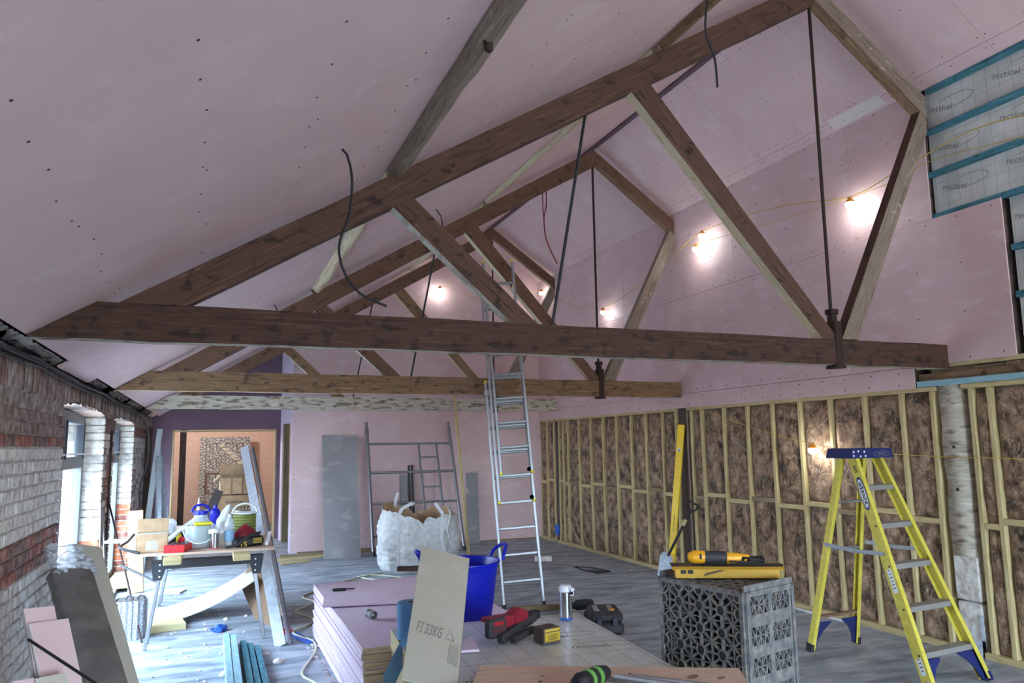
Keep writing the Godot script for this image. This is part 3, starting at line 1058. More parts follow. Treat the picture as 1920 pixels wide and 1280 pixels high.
func truss(i: int, label: String) -> void:
	var z: float = TZ[i]
	var t := thing("roof_truss", label, "roof truss", V, 0.0, "old timber roof trusses")
	var d := 0.1
	var face: Material = [M.oak_dark, M.oak_mid, M.oak_lime][i]
	var raf: Material = [M.oak_rafter, M.oak_brown, M.oak_brown][i]
	var st: Material = [M.oak_rafter, M.oak_brown, M.oak_mid][i]
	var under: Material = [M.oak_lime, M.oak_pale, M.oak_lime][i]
	var X := Vector2(1, 0)
	var L := rough_line(Vector2(-0.90, 2.275), Vector2(5.62, 2.258), 22, 0.009, 3.0 + i)
	L += rough_line(Vector2(5.62, 2.258), Vector2(5.62, 2.452), 1, 0, 0)
	L += rough_line(Vector2(5.62, 2.452), Vector2(-0.585, 2.475), 20, 0.007, 8.0 + i)
	L += [Vector2(-0.585, 2.475)]
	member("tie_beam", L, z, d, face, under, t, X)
	# rafters
	var dl := Vector2(1, 0.597)
	member("rafter", rough_line(Vector2(-0.49, 2.472), Vector2(-0.155, 2.472), 1, 0, 0) + rough_line(Vector2(-0.155, 2.472), Vector2(4.45, 5.215), 16, 0.008, 20.0 + i) + [Vector2(4.45, 5.215)] + rough_line(Vector2(4.45, 5.43), Vector2(-0.49, 2.472), 14, 0.008, 24.0 + i), z, d, raf, M.oak_dark, t, dl)
	member("rafter", [Vector2(4.45, 5.43), Vector2(4.45, 5.275), Vector2(5.62, 4.42), Vector2(5.62, 4.61)], z, d, M.oak_grey if i == 0 else raf, M.oak_mid, t, Vector2(1, -0.74))
	# struts
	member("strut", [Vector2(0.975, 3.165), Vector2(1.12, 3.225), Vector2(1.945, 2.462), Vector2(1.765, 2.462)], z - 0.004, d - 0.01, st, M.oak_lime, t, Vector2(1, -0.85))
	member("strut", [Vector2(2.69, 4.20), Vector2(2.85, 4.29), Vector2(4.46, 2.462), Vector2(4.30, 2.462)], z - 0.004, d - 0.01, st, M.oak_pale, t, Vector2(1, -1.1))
	member("strut", [Vector2(4.50, 2.462), Vector2(4.665, 2.462), Vector2(5.617, 4.30), Vector2(5.617, 4.47), Vector2(5.55, 4.47)], z - 0.004, d - 0.01, M.oak_grey, M.oak_dark if i == 0 else M.oak_grey, t, Vector2(0.5, 1))
	# king rod and its strap
	var b := MB.new()
	b.rod(Vector3(4.45, 2.55, z - d * 0.5), Vector3(4.45, 5.40, z - d * 0.5), 0.014, 8)
	part("king_rod", b, M.iron, t)
	b = MB.new()
	b.cbox(Vector3(4.425, 2.245, z - d - 0.008), Vector3(4.495, 2.60, z + 0.008), 0.004)
	b.cbox(Vector3(4.415, 2.235, z - d - 0.01), Vector3(4.51, 2.256, z + 0.012), 0.004)
	b.cbox(Vector3(4.43, 2.58, z - d * 0.5 - 0.03), Vector3(4.48, 2.66, z - d * 0.5 + 0.035), 0.006)
	b.cbox(Vector3(4.415, 2.655, z - d * 0.5 - 0.035), Vector3(4.495, 2.70, z - d * 0.5 + 0.04), 0.008)
	part("king_strap", b, M.iron, t)
	b = MB.new()
	b.rod(Vector3(2.07, 2.46, z - 0.06), Vector3(2.37, 4.02, z - 0.06), 0.011, 8)
	part("side_rod", b, M.dark_metal, t)
	# square nails and pegs in the tie beam
	b = MB.new()
	for k in 26:
		var c := Vector3(rng.randf_range(-0.3, 5.4), rng.randf_range(2.29, 2.44), z + 0.001)
		b.box(Vector3(0.012 + rng.randf() * 0.014, 0.007, 0.004), Transform3D(Basis.from_euler(Vector3(0, 0, jit(0.5))), c))
	part("nail_heads", b, M.black, t.get_node("tie_beam")).set_meta("kind", "stuff")

func purlin(x: float, z0: float, z1: float, w: float, h: float, mt: Material, rough: float, label: String) -> void:
	var b := MB.new()
	var nseg := 20
	var sd := rng.randf() * 30.0
	var sl := Vector2(1, 0.6).normalized()
	var nn := Vector2(sl.y, -sl.x)
	var off := ro()
	b.grid(8, nseg, func(u: float, v: float):
		var q := [Vector2(-0.5, 0), Vector2(-0.5, 0.5), Vector2(-0.42, 1.0), Vector2(-0.2, 1.04), Vector2(0.0, 1.06), Vector2(0.25, 1.02), Vector2(0.42, 0.96), Vector2(0.5, 0.5), Vector2(0.5, 0)]
		var k: Vector2 = q[int(round(u * 8))]
		var z := lerpf(z0, z1, v)
		var c: Vector2 = Vector2(x, ceil_l(x) - 0.001) + sl * (k.x * w + fn.get_noise_2d(z * 2 + sd, k.x) * rough * k.y) + nn * (k.y * (h + fn.get_noise_2d(z * 3, sd + k.x * 2) * rough))
		return Vector3(c.x, c.y, z), 0.25, absf(z1 - z0), off)
	for e in b.uv.size():
		b.uv[e] = Vector2(b.uv[e].y, b.uv[e].x)
	for e in [0, nseg]:
		var ring := []
		for k in 9:
			ring.append(b.v[e * 9 + k])
		b.poly(ring, Vector3(0, 0, z0 - z1 if e == 0 else z1 - z0))
	solo("purlin", b, mt, label, "purlin", "purlins under the long roof slope")

func roof() -> void:
	truss(0, "nearest dark brown timber roof truss spanning the whole picture")
	truss(1, "middle roof truss with a lighter brown tie beam, behind the nearest one")
	truss(2, "furthest roof truss with a patchily whitewashed tie beam")
	purlin(1.0, -0.6, -4.455, 0.10, 0.075, M.oak_grey, 0.012, "rough grey purlin nearest overhead with an iron hook, above the nearest truss")
	purlin(1.0, -4.56, -8.30, 0.09, 0.07, M.oak_pale, 0.03, "crooked pale purlin low on the slope between nearest and middle truss")
	purlin(1.0, -8.41, -12.08, 0.09, 0.07, M.oak_lime, 0.02, "limewashed purlin low on the slope between middle and furthest truss")
	purlin(1.0, -12.2, -14.9, 0.09, 0.07, M.oak_lime, 0.02, "limewashed purlin stub beyond the furthest truss")
	purlin(2.98, -0.6, -4.455, 0.09, 0.06, M.oak_mid, 0.006, "brown purlin high on the slope, running in from the top edge to nearest truss")
	purlin(2.98, -4.56, -8.30, 0.07, 0.05, M.oak_pale, 0.012, "thin pale purlin high on the slope between nearest and middle truss")
	purlin(2.98, -8.41, -12.08, 0.07, 0.05, M.oak_pale, 0.01, "thin brown purlin high on the slope between middle and furthest truss")
	# iron hook under the nearest purlin
	var b := MB.new()
	b.tube([Vector3(1.02, 3.44, -2.76), Vector3(1.03, 3.40, -2.77), Vector3(1.02, 3.385, -2.79)], 0.008, 6)
	b.lathe([Vector2(0.0, 0.0), Vector2(0.018, 0.01), Vector2(0.022, 0.05), Vector2(0.014, 0.085), Vector2(0.0, 0.09)], 8, Transform3D(Basis.from_euler(Vector3(0.3, 0, 0.2)), Vector3(1.02, 3.31, -2.79)))
	solo("iron_hook", b, M.iron, "dark iron hook hanging under the nearest grey purlin", "hook")
	# eaves: torn foil over the wall head
	for q in [[-4.25, -5.66, 0], [-7.06, -7.95, 1], [-8.42, -9.9, 2], [-10.2, -11.9, 3], [-12.3, -13.6, 4], [-3.0, -4.2, 5]]:
		var f := MB.new()
		var sd: float = q[2] * 13.0
		f.grid(26, 6, func(u: float, v: float):
			var z := lerpf(q[0], q[1], u)
			var p := Vector3(lerpf(-0.915, -1.0, v), lerpf(2.285, 2.23, v), z)
			var s := sin(PI * v) * 0.6 + 0.4
			return p + Vector3(fn.get_noise_2d(z * 16 + sd, v * 6), fn.get_noise_2d(z * 14, v * 5 + sd), 0) * Vector3(0.025, 0.03, 0) * s, 1.0, 0.3)
		solo("eaves_foil", f, M.foil_dark, ["crumpled dark foil strip at the eaves just beyond the nearest truss", "dark crumpled foil at the eaves just before the middle truss", "dark crumpled foil at the eaves just behind the middle truss", "dark foil strip at the eaves over the second window", "dark foil tuft at the eaves by the furthest truss", "dark foil strip at the eaves left of the nearest truss"][q[2]], "foil strip", "foil strips along the eaves")
	b = MB.new()
	b.cbox(Vector3(-1.12, 2.24, -15.2), Vector3(-1.02, 2.27, 4.0))
	solo("wall_plate", b, M.post_dark, "dark timber wall plate on the head of the brick wall", "beam", "", "structure")
	for k in 5:
		var pts := []
		for e in 40:
			var z := -3.2 - e * 0.25
			pts.append(Vector3(-0.97 + (k % 3) * 0.016 + fn.get_noise_2d(z * 1.1, k * 5.0) * 0.02, 2.235 - k * 0.011 + fn.get_noise_2d(z * 1.3, k * 9.0 + 3) * 0.016 - 0.02 * absf(sin(z * 1.2)), z))
		b = MB.new()
		b.tube(pts, 0.0075, 6)
		solo("eaves_cable", b, M.cable_black if k % 2 == 0 else M.dark_metal, "%s cable of the bundle along the head of the brick wall" % ["topmost black", "second grey", "middle black", "fourth grey", "lowest black"][k], "cable", "bundle of cables on the brick wall head")

# ---------------------------------------------------------------- lamps and hanging cables
func bulb(p: Vector3, energy: float, label: String, group := "festoon lamps") -> void:
	var t := thing("festoon_lamp", label, "lamp", p, 0.0, group)
	var b := MB.new()
	b.lathe([Vector2(0, -0.05), Vector2(0.024, -0.046), Vector2(0.04, -0.03), Vector2(0.046, -0.004), Vector2(0.042, 0.012), Vector2(0.0, 0.014)], 14)
	part("bulb", b, M.bulb_glow, t)
	b = MB.new()
	b.lathe([Vector2(0.03, 0.012), Vector2(0.034, 0.016), Vector2(0.032, 0.034), Vector2(0.02, 0.042), Vector2(0.016, 0.06), Vector2(0, 0.062)], 14)
	part("lamp_cap", b, M.lamp_cap, t)
	var l := OmniLight3D.new()
	l.name = "lamp_light"
	l.light_energy = energy
	l.light_color = Color(1.0, 1.0, 1.0)
	l.omni_range = 30.0
	l.omni_attenuation = 2.0
	l.light_size = 0.04
	l.shadow_enabled = true
	l.position = Vector3(0, -0.02, 0)
	t.add_child(l)

func cord(pts: Array, r: float, mt: Material, called: String, label: String, category: String, group := "") -> void:
	var c := Curve3D.new()
	for i in pts.size():
		var a: Vector3 = pts[maxi(i - 1, 0)]
		var z: Vector3 = pts[mini(i + 1, pts.size() - 1)]
		var d := (z - a) / 6.0
		c.add_point(pts[i], -d, d)
	c.bake_interval = 0.06
	var b := MB.new()
	b.tube(Array(c.get_baked_points()), r, 6)
	solo(called, b, mt, label, category, group)

func lamps_and_cables() -> void:
	bulb(Vector3(5.47, 3.87, -5.21), 0.11, "glowing festoon lamp between king rod and wall strut of the nearest truss")
	bulb(Vector3(5.52, 4.2, -7.57), 0.085, "upper of two close glowing festoon lamps by the middle truss wall strut")
	bulb(Vector3(5.50, 4.06, -7.68), 0.085, "lower of two close glowing festoon lamps by the middle truss wall strut")
	bulb(Vector3(5.52, 3.68, -10.15), 0.085, "glowing festoon lamp on the boards just right of the middle king rod")
	bulb(Vector3(5.50, 4.42, -12.44), 0.085, "glowing festoon lamp in the corner by the furthest truss")
	bulb(Vector3(3.68, 4.43, -12.76), 0.085, "glowing festoon lamp high on the far partition")
	bulb(Vector3(5.50, 1.60, -5.93), 0.14, "glowing festoon lamp against the mineral wool beside the yellow stepladder")
	bulb(Vector3(5.45, 3.9, -2.6), 0.5, "added unseen fill lamp on the foil boards, nearest the first truss", "added unseen fill lamps beside the viewpoint")  # this lamp and the next two are unseen, added as fill light
	bulb(Vector3(5.45, 3.9, -0.2), 0.5, "added unseen fill lamp on the foil boards level with the viewpoint", "added unseen fill lamps beside the viewpoint")
	bulb(Vector3(5.45, 3.9, 2.2), 0.5, "added unseen fill lamp on the foil boards well behind the viewpoint", "added unseen fill lamps beside the viewpoint")
	bulb(Vector3(-0.3, 2.55, -16.6), 2.2, "unseen lamp added to light the room beyond the opening", "")  # unseen lamp added to brighten the back room
	cord([Vector3(5.52, 3.75, -2.4), Vector3(5.5, 4.08, -3.76), Vector3(5.45, 4.0, -4.57), Vector3(5.47, 3.94, -5.2), Vector3(5.5, 4.14, -6.18), Vector3(5.52, 4.25, -7.55), Vector3(5.5, 4.1, -8.11), Vector3(5.5, 3.98, -8.62), Vector3(5.51, 3.74, -10.12), Vector3(5.5, 4.05, -11.4), Vector3(5.5, 4.47, -12.44), Vector3(4.7, 4.2, -12.72), Vector3(3.68, 4.48, -12.75), Vector3(3.0, 3.9, -12.8)], 0.0045, M.cord_yellow, "festoon_cable", "yellow festoon cord strung high along the boarded wall from lamp to lamp", "cable")
	cord([Vector3(5.55, 3.70, -2.4), Vector3(5.52, 3.98, -4.2), Vector3(5.5, 3.93, -4.8), Vector3(5.5, 3.99, -6.18), Vector3(5.5, 4.12, -7.66), Vector3(5.56, 4.2, -8.1)], 0.003, M.cord_yellow, "festoon_cable", "second thin yellow cord sagging just under the high festoon cord", "cable")
	cord([Vector3(5.58, 2.25, -8.9), Vector3(5.53, 2.09, -7.85), Vector3(5.52, 1.8, -6.7), Vector3(5.5, 1.655, -5.93), Vector3(5.25, 1.60, -5.2), Vector3(5.52, 1.55, -4.72), Vector3(5.55, 1.53, -3.6)], 0.0035, M.cord_yellow, "string_line", "yellow cord slung across the stud wall past the stepladder top", "cable")
	# cables left hanging from the ceiling
	cord([Vector3(0.55, 3.165, -3.66), Vector3(0.578, 3.14, -3.664), Vector3(0.605, 3.016, -3.664), Vector3(0.594, 2.837, -3.664), Vector3(0.552, 2.699, -3.664), Vector3(0.55, 2.618, -3.664), Vector3(0.58, 2.527, -3.664), Vector3(0.651, 2.439, -3.664), Vector3(0.783, 2.382, -3.664)], 0.007, M.cable_black, "hanging_cable", "black cable hanging in a long hook in front of the nearest truss, at left", "cable")
	cord([Vector3(2.76, 4.49, -3.6), Vector3(2.749, 4.391, -3.6), Vector3(2.724, 4.176, -3.6), Vector3(2.781, 4.013, -3.6), Vector3(2.79, 3.831, -3.6)], 0.007, M.dark_metal, "hanging_cable", "grey cable end hanging from the top edge in front of the nearest truss", "cable")
	cord([Vector3(4.06, 5.25, -9.0), Vector3(4.085, 4.95, -9.0), Vector3(4.06, 4.78, -9.0), Vector3(4.04, 4.68, -9.0), Vector3(4.07, 4.39, -9.0), Vector3(4.22, 4.07, -9.0)], 0.008, M.cable_red, "hanging_cable", "red cable looping down behind the middle truss apex", "cable")
	cord([Vector3(4.06, 5.25, -9.02), Vector3(4.035, 5.0, -9.02), Vector3(4.045, 4.70, -9.02)], 0.008, M.cable_red, "hanging_cable", "short red cable beside the longer red cable", "cable")
	cord([Vector3(2.01, 4.04, -7.12), Vector3(2.07, 3.98, -7.14), Vector3(2.1, 3.84, -7.16)], 0.006, M.dark_metal, "hanging_cable", "grey cable tail hanging by the middle truss rafter", "cable")
	cord([Vector3(0.55, 3.165, -8.08), Vector3(0.58, 3.12, -8.09), Vector3(0.61, 2.96, -8.1)], 0.006, M.cable_black, "hanging_cable", "short black cable tail low on the slope just left of the middle truss", "cable")
	cord([Vector3(-0.96, 2.2, -12.0), Vector3(-0.9, 2.1, -12.3), Vector3(-0.86, 1.8, -12.5), Vector3(-0.88, 1.45, -12.6), Vector3(-0.95, 1.2, -12.65), Vector3(-0.96, 0.6, -12.7)], 0.012, M.cable_grey, "loose_cable", "thick grey cable drooping down the far brick pier", "cable")

# ---------------------------------------------------------------- far end of the room
func slab(called: String, a: Vector3, b: Vector3, w: float, t: float, hint: Vector3, mt: Material, label: String, cat: String, group := "", edge: Material = null) -> Node:
	var q := MB.new()
	q.bar(a, b, w, t, hint, minf(0.003, t * 0.2), ro())
	if edge == null:
		return solo(called, q, mt, label, cat, group)
	var root := thing(called, label, cat, V, 0.0, group)
	part("sheet", q, mt, root)
	var e := MB.new()
	var x := (b - a).normalized()
	var z := (hint - x * hint.dot(x)).normalized()
	var y := z.cross(x)
	for s in [-1.0, 1.0]:
		e.bar(a + y * s * (w * 0.5 + 0.0006), b + y * s * (w * 0.5 + 0.0006), 0.0016, t * 0.86, hint)
		var c := b if s > 0 else a
		e.bar(c - y * w * 0.5 + x * s * 0.0006, c + y * w * 0.5 + x * s * 0.0006, 0.0016, t * 0.86, hint)
	part("core_edge", e, edge, root)
	return root

func back_of_room() -> void:
	var F := Vector3(0, 0, 1)
	# old door beyond the opening
	var d := thing("old_door", "old plank door with flaking black and white paint leaning beyond the opening", "door", Vector3(0.3, 0.0, -18.28))
	d.rotation.x = -0.045
	for s in [[-0.52, -0.40], [0.40, 0.52]]:
		var b := MB.new()
		b.cbox(Vector3(s[0], 0, -0.025), Vector3(s[1], 1.94, 0.025), 0.006, ro())
		part("stile", b, M.door_wood, d)
	for s in [[1.80, 1.94], [1.15, 1.30], [0.55, 0.68], [0.0, 0.18]]:
		var b := MB.new()
		b.cbox(Vector3(-0.398, s[0], -0.022), Vector3(0.398, s[1], 0.024), 0.006, ro())
		part("rail", b, M.door_wood, d)
	for k in 6:
		var b := MB.new()
		b.cbox(Vector3(-0.40 + k * 0.1333, 1.30, -0.012), Vector3(-0.40 + k * 0.1333 + 0.129, 1.80, 0.008), 0.005, ro())
		part("plank", b, M.door_wood, d)
	for s in [[0.68, 1.15], [0.18, 0.55]]:
		for x in [[-0.36, -0.03], [0.03, 0.36]]:
			var b := MB.new()
			b.cbox(Vector3(x[0], s[0] + 0.03, -0.015), Vector3(x[1], s[1] - 0.03, 0.012), 0.01, ro())
			part("panel", b, M.door_wood, d)
		var b2 := MB.new()
		b2.cbox(Vector3(-0.028, s[0], -0.02), Vector3(0.028, s[1], 0.022), 0.006, ro())
		part("muntin", b2, M.door_wood, d)
	var br := MB.new()
	br.bar(Vector3(-0.1, 1.78, 0.018), Vector3(0.42, 1.28, 0.018), 0.10, 0.02, F, 0.004, ro())
	part("brace", br, M.oak_lime, d)
	# carton pair behind the bench
	var cb := func(label: String, at: Vector3, s: Vector3, turn: float, open: bool, word: String):
		var t := thing("cardboard_box", label, "cardboard box", at, turn)
		var b := MB.new()
		var w := 0.006
		b.cbox(Vector3(-s.x / 2, 0, -s.z / 2), Vector3(s.x / 2, w, s.z / 2))
		b.cbox(Vector3(-s.x / 2, 0, s.z / 2 - w), Vector3(s.x / 2, s.y, s.z / 2))
		b.cbox(Vector3(-s.x / 2, 0, -s.z / 2), Vector3(s.x / 2, s.y, -s.z / 2 + w))
		b.cbox(Vector3(-s.x / 2, 0, -s.z / 2), Vector3(-s.x / 2 + w, s.y, s.z / 2))
		b.cbox(Vector3(s.x / 2 - w, 0, -s.z / 2), Vector3(s.x / 2, s.y, s.z / 2))
		if not open: b.cbox(Vector3(-s.x / 2, s.y - w, -s.z / 2), Vector3(s.x / 2, s.y, s.z / 2))
		part("carton", b, M.card, t)
		if open:
			for f in [[Vector3(0, s.y, s.z / 2), Vector3(0, s.y - 0.03, s.z / 2 + 0.10), s.x], [Vector3(0, s.y, -s.z / 2), Vector3(0, s.y + 0.12, -s.z / 2 - 0.03), s.x]]:
				b = MB.new()
				b.bar(f[0], f[1], f[2] * 0.98, 0.005, Vector3(0, 1, 0.3))
				part("flap", b, M.card, t)
			for sx in [-1.0, 1.0]:
				b = MB.new()
				b.bar(Vector3(sx * s.x / 2, s.y, 0), Vector3(sx * (s.x / 2 + 0.07), s.y - 0.07, 0), s.z * 0.96, 0.005, Vector3(sx, 1, 0))
				part("flap", b, M.card, t)
		if word != "":
			lettering(word, 0.028, M.print_dark, t, Vector3(-s.x * 0.12, s.y * 0.76, s.z / 2 + 0.0005), Basis())
		return t
	cb.call("wide closed cardboard box with dark print at the far end of the cluttered bench", Vector3(0.33, 0.815, -9.62), Vector3(0.52, 0.35, 0.3), 0.0, false, "THOMSON")
	var up = cb.call("open cardboard box with flaps standing on the wide printed box", Vector3(0.27, 1.167, -9.62), Vector3(0.32, 0.22, 0.26), 0.05, true, "")
	for x in [-0.05, 0.07]:
		var b := MB.new()
		b.cbox(Vector3(x, 0.01, 0.1305), Vector3(x + 0.02, 0.2, 0.1315))
		part("hand_slot", b, M.card_dark, up)
	# leaning metal tracks in the left corner
	for q in [[Vector3(-0.86, 0.0, -12.2), Vector3(-0.73, 2.0, -12.75), M.white_plastic, "white faced metal track leaning in the far left corner, tallest"], [Vector3(-0.62, 0.0, -12.0), Vector3(-0.74, 1.75, -12.7), M.galv, "second grey metal track leaning in the far left corner"], [Vector3(-0.50, 0.0, -12.1), Vector3(-0.70, 1.6, -12.78), M.galv, "third grey metal track leaning in the far left corner, rightmost"]]:
		var b := MB.new()
		b.bar(q[0], q[1], 0.075, 0.004, F, 0.001)
		var t := thing("metal_track", q[3], "metal track")
		part("web", b, q[2], t)
		for s in [-1.0, 1.0]:
			b = MB.new()
			b.bar(q[0] + Vector3(s * 0.037, 0, 0.02), q[1] + Vector3(s * 0.037, 0, 0.02), 0.003, 0.04, F)
			part("flange", b, q[2], t)
	slab("post", Vector3(-0.93, 0, -13.4), Vector3(-0.93, 2.05, -13.5), 0.1, 0.06, F, M.post_dark, "dark timber post standing against the far end of the brick wall", "post")
	# tall grey sheet
	var gs := slab("grey_sheet", Vector3(1.92, 0.008, -12.02), Vector3(1.97, 1.88, -12.84), 0.56, 0.012, F, M.grey_board, "tall grey cement board leaning on the pink partition left of the scaffold frame", "board", "", M.board_edge)
	for k in 4:
		var b := MB.new()
		var y := 0.35 + k * 0.42
		var c := Vector3(1.93, y, lerpf(-12.02, -12.84, y / 1.88) + 0.009)
		var pts := []
		for e in 11:
			var a := e / 10.0 * TAU * 0.92
			pts.append(c + Vector3(0.09 * cos(a) - 0.02 * e * 0.2, 0.05 * sin(a) + 0.06 * cos(a) * -1.0, 0.055 * cos(a) * 0.4))
		b.tube(pts, 0.0015, 4)
		part("pencil_scrawl", b, M.print_pale, gs)
	# small grey strips
	slab("grey_strip", Vector3(3.05, 0.0, -12.7), Vector3(3.06, 1.20, -12.85), 0.12, 0.012, F, M.grey_board, "narrow grey board strip leaning behind the scaffold frame", "board")
	slab("grey_strip", Vector3(3.15, 0.0, -12.66), Vector3(3.15, 1.36, -12.86), 0.03, 0.02, F, M.dark_metal, "thin dark batten leaning behind the scaffold frame", "batten")
	slab("grey_strip", Vector3(3.2, 0.0, -12.64), Vector3(3.205, 1.37, -12.86), 0.035, 0.02, F, M.dark_metal, "second thin dark batten leaning behind the scaffold frame, rightmost", "batten")
	# notched grey board right of the pole
	var nb := MB.new()
	nb.prism([Vector2(0, 0), Vector2(0.215, 0), Vector2(0.215, 1.2), Vector2(0, 1.2), Vector2(0, 0.95), Vector2(0.045, 0.95), Vector2(0.045, 0.86), Vector2(0, 0.86)], 0.012)
	var no := solo("notched_board", nb, M.grey_board, "short grey board with a notched edge leaning right of the timber pole", "board")
	no.position = Vector3(4.17, 0.002, -12.76)
	no.rotation.x = -0.08
	# scaffold end frame
	var sf := thing("scaffold_frame", "grey tubular scaffold tower end frame leaning on the pink partition", "scaffold frame", Vector3(2.4, 0.0, -12.06))
	sf.rotation.x = -0.32
	sf.rotation.y = 0.0
	var tube := func(called: String, a: Vector3, b: Vector3, r: float):
		var q := MB.new()
		q.rod(a, b, r, 10)
		part(called, q, M.steel, sf)
	tube.call("upright", Vector3(0, 0.03, 0), Vector3(0.0, 2.08, 0), 0.026)
	tube.call("upright", Vector3(1.48, 0.03, 0), Vector3(1.42, 2.08, 0), 0.026)
	for x in [0.0, 1.42]:
		tube.call("spigot", Vector3(x, 2.08, 0), Vector3(x, 2.2, 0), 0.019)
		tube.call("collar", Vector3(x, 1.98, 0), Vector3(x, 2.1, 0), 0.031)
	for y in [1.82, 1.33, 0.82]:
		tube.call("rail", Vector3(0.0, y, 0), Vector3(1.44, y, 0), 0.02)
	tube.call("rail", Vector3(0.0, 0.3, 0), Vector3(0.86, 0.3, 0), 0.02)
	tube.call("ladder_stile", Vector3(0.88, 0.1, 0), Vector3(0.86, 1.82, 0), 0.019)
	tube.call("ladder_stile", Vector3(1.19, 0.1, 0), Vector3(1.17, 1.82, 0), 0.019)
	for y in [1.58, 1.33, 1.07, 0.82, 0.56, 0.3]:
		tube.call("rung", Vector3(0.87, y, 0), Vector3(1.18, y, 0), 0.014)
	tube.call("brace", Vector3(0.02, 0.06, 0), Vector3(0.2, 0.28, 0), 0.014)
	for x in [0.0, 1.48]:
		var q := MB.new()
		q.rod(Vector3(x, 0.0, 0), Vector3(x, 0.07, 0), 0.032, 10)
		part("foot", q, M.dark_metal, sf)
	# timber pole propped on the furthest truss
	slab("timber_pole", Vector3(3.62, 0.0, -11.03), Vector3(3.70, 2.5, -11.99), 0.042, 0.035, F, M.pine, "slim pale timber pole propped from floor to the furthest truss", "pole")
	# battens along the foot of the partition
	slab("floor_batten", Vector3(1.05, 0.025, -12.55), Vector3(2.6, 0.025, -12.62), 0.05, 0.05, Vector3.UP, M.pine_dull, "long timber batten on the floor along the foot of the partition", "batten")
	slab("floor_batten", Vector3(0.95, 0.02, -12.2), Vector3(1.75, 0.02, -12.35), 0.06, 0.04, Vector3.UP, M.pine, "short pale batten on the floor left of the tall grey sheet", "batten")
	slab("floor_batten", Vector3(1.0, 0.02, -11.85), Vector3(1.42, 0.02, -11.95), 0.05, 0.035, Vector3.UP, M.pine, "pale offcut on the floor in front of the partition corner", "batten")
	# white bulk bag
	var bag := thing("bulk_bag", "big crumpled white bulk bag full of offcuts standing before the scaffold frame", "bulk bag", Vector3(2.72, 0, -10.55), -0.18)
	var shape := func(a: float, y: float) -> Vector3:
		var q := Vector2(cos(a), sin(a))
		var s := 1.0 / pow(pow(absf(q.x), 5.0) + pow(absf(q.y), 5.0), 0.2)
		var bulge := 0.94 + 0.10 * sin(PI * clampf(y / 0.8, 0, 1))
		var r := Vector2(q.x * s * 0.52, q.y * s * 0.42) * bulge
		var w := fn.get_noise_3d(r.x * 4, y * 4, r.y * 4) * 0.08 + fn.get_noise_3d(r.x * 12, y * 10, r.y * 12) * 0.035 + absf(fn.get_noise_3d(r.x * 7, y * 2.5, r.y * 7 + 9)) * 0.09
		return Vector3(r.x * (1 + w), y, r.y * (1 + w))
	var rim := func(a: float) -> float:
		# higher at the corners, sagging between
		return 0.74 + 0.10 * pow(absf(sin(2.0 * a)), 1.5) + 0.07 * fn.get_noise_2d(cos(a) * 3, sin(a) * 3) - 0.05 * maxf(0.0, sin(a)) - 0.05 * cos(a)
	var b := MB.new()
	b.grid(96, 40, func(u: float, v: float):
		var a := TAU * u
		var y: float = v * rim.call(a)
		var p: Vector3 = shape.call(a, y)
		if v < 0.06: p *= Vector3(lerpf(0.9, 1.0, v / 0.06), 1, lerpf(0.9, 1.0, v / 0.06))
		return p, 3.4, 0.9)
	part("bag_wall", b, M.bag_fabric, bag)
	b = MB.new()
	b.grid(96, 12, func(u: float, v: float):
		var a := TAU * u
		var y: float = rim.call(a) - v * 0.28
		var p: Vector3 = shape.call(a, y)
		return Vector3(p.x * 0.97, y, p.z * 0.97), 3.4, 0.3)
	part("bag_lining", b, M.card, bag)
	b = MB.new()
	b.grid(14, 14, func(u: float, v: float): return Vector3((u - 0.5) * 0.9, 0.47 + fn.get_noise_2d(u * 6, v * 6) * 0.12, (v - 0.5) * 0.7), 1, 1)
	part("rubble_fill", b, M.plaster, bag).set_meta("kind", "stuff")
	for q in [[Vector3(-0.30, 0.74, 0.40), Vector3(-0.24, 0.86, 0.36), Vector3(-0.1, 0.92, 0.3), Vector3(-0.08, 0.9, 0.3)], [Vector3(-0.30, 0.78, -0.4), Vector3(-0.30, 0.9, -0.39), Vector3(-0.27, 1.0, -0.40), Vector3(-0.26, 1.02, -0.41)], [Vector3(0.34, 0.2, 0.45), Vector3(0.28, 0.45, 0.47), Vector3(0.3, 0.78, 0.41), Vector3(0.2, 0.92, 0.35)], [Vector3(-0.29, 0.05, 0.455), Vector3(-0.29, 0.3, 0.485), Vector3(-0.29, 0.55, 0.47), Vector3(-0.30, 0.74, 0.41)]]:
		b = MB.new()
		for k in 3:
			b.bar(q[k], q[k + 1], 0.045, 0.006, Vector3(0.25, 0.1, 1), 0.001)
		part("lifting_strap", b, M.white, bag)
	b = MB.new()
	var tie := []
	for k in 9:
		tie.append(Vector3(0.38 + sin(k * 1.1) * 0.02, 0.28 + k * 0.07, 0.46 - k * 0.004))
	b.tube(tie, 0.012, 5)
	part("gathered_fold", b, M.bag_fabric, bag)

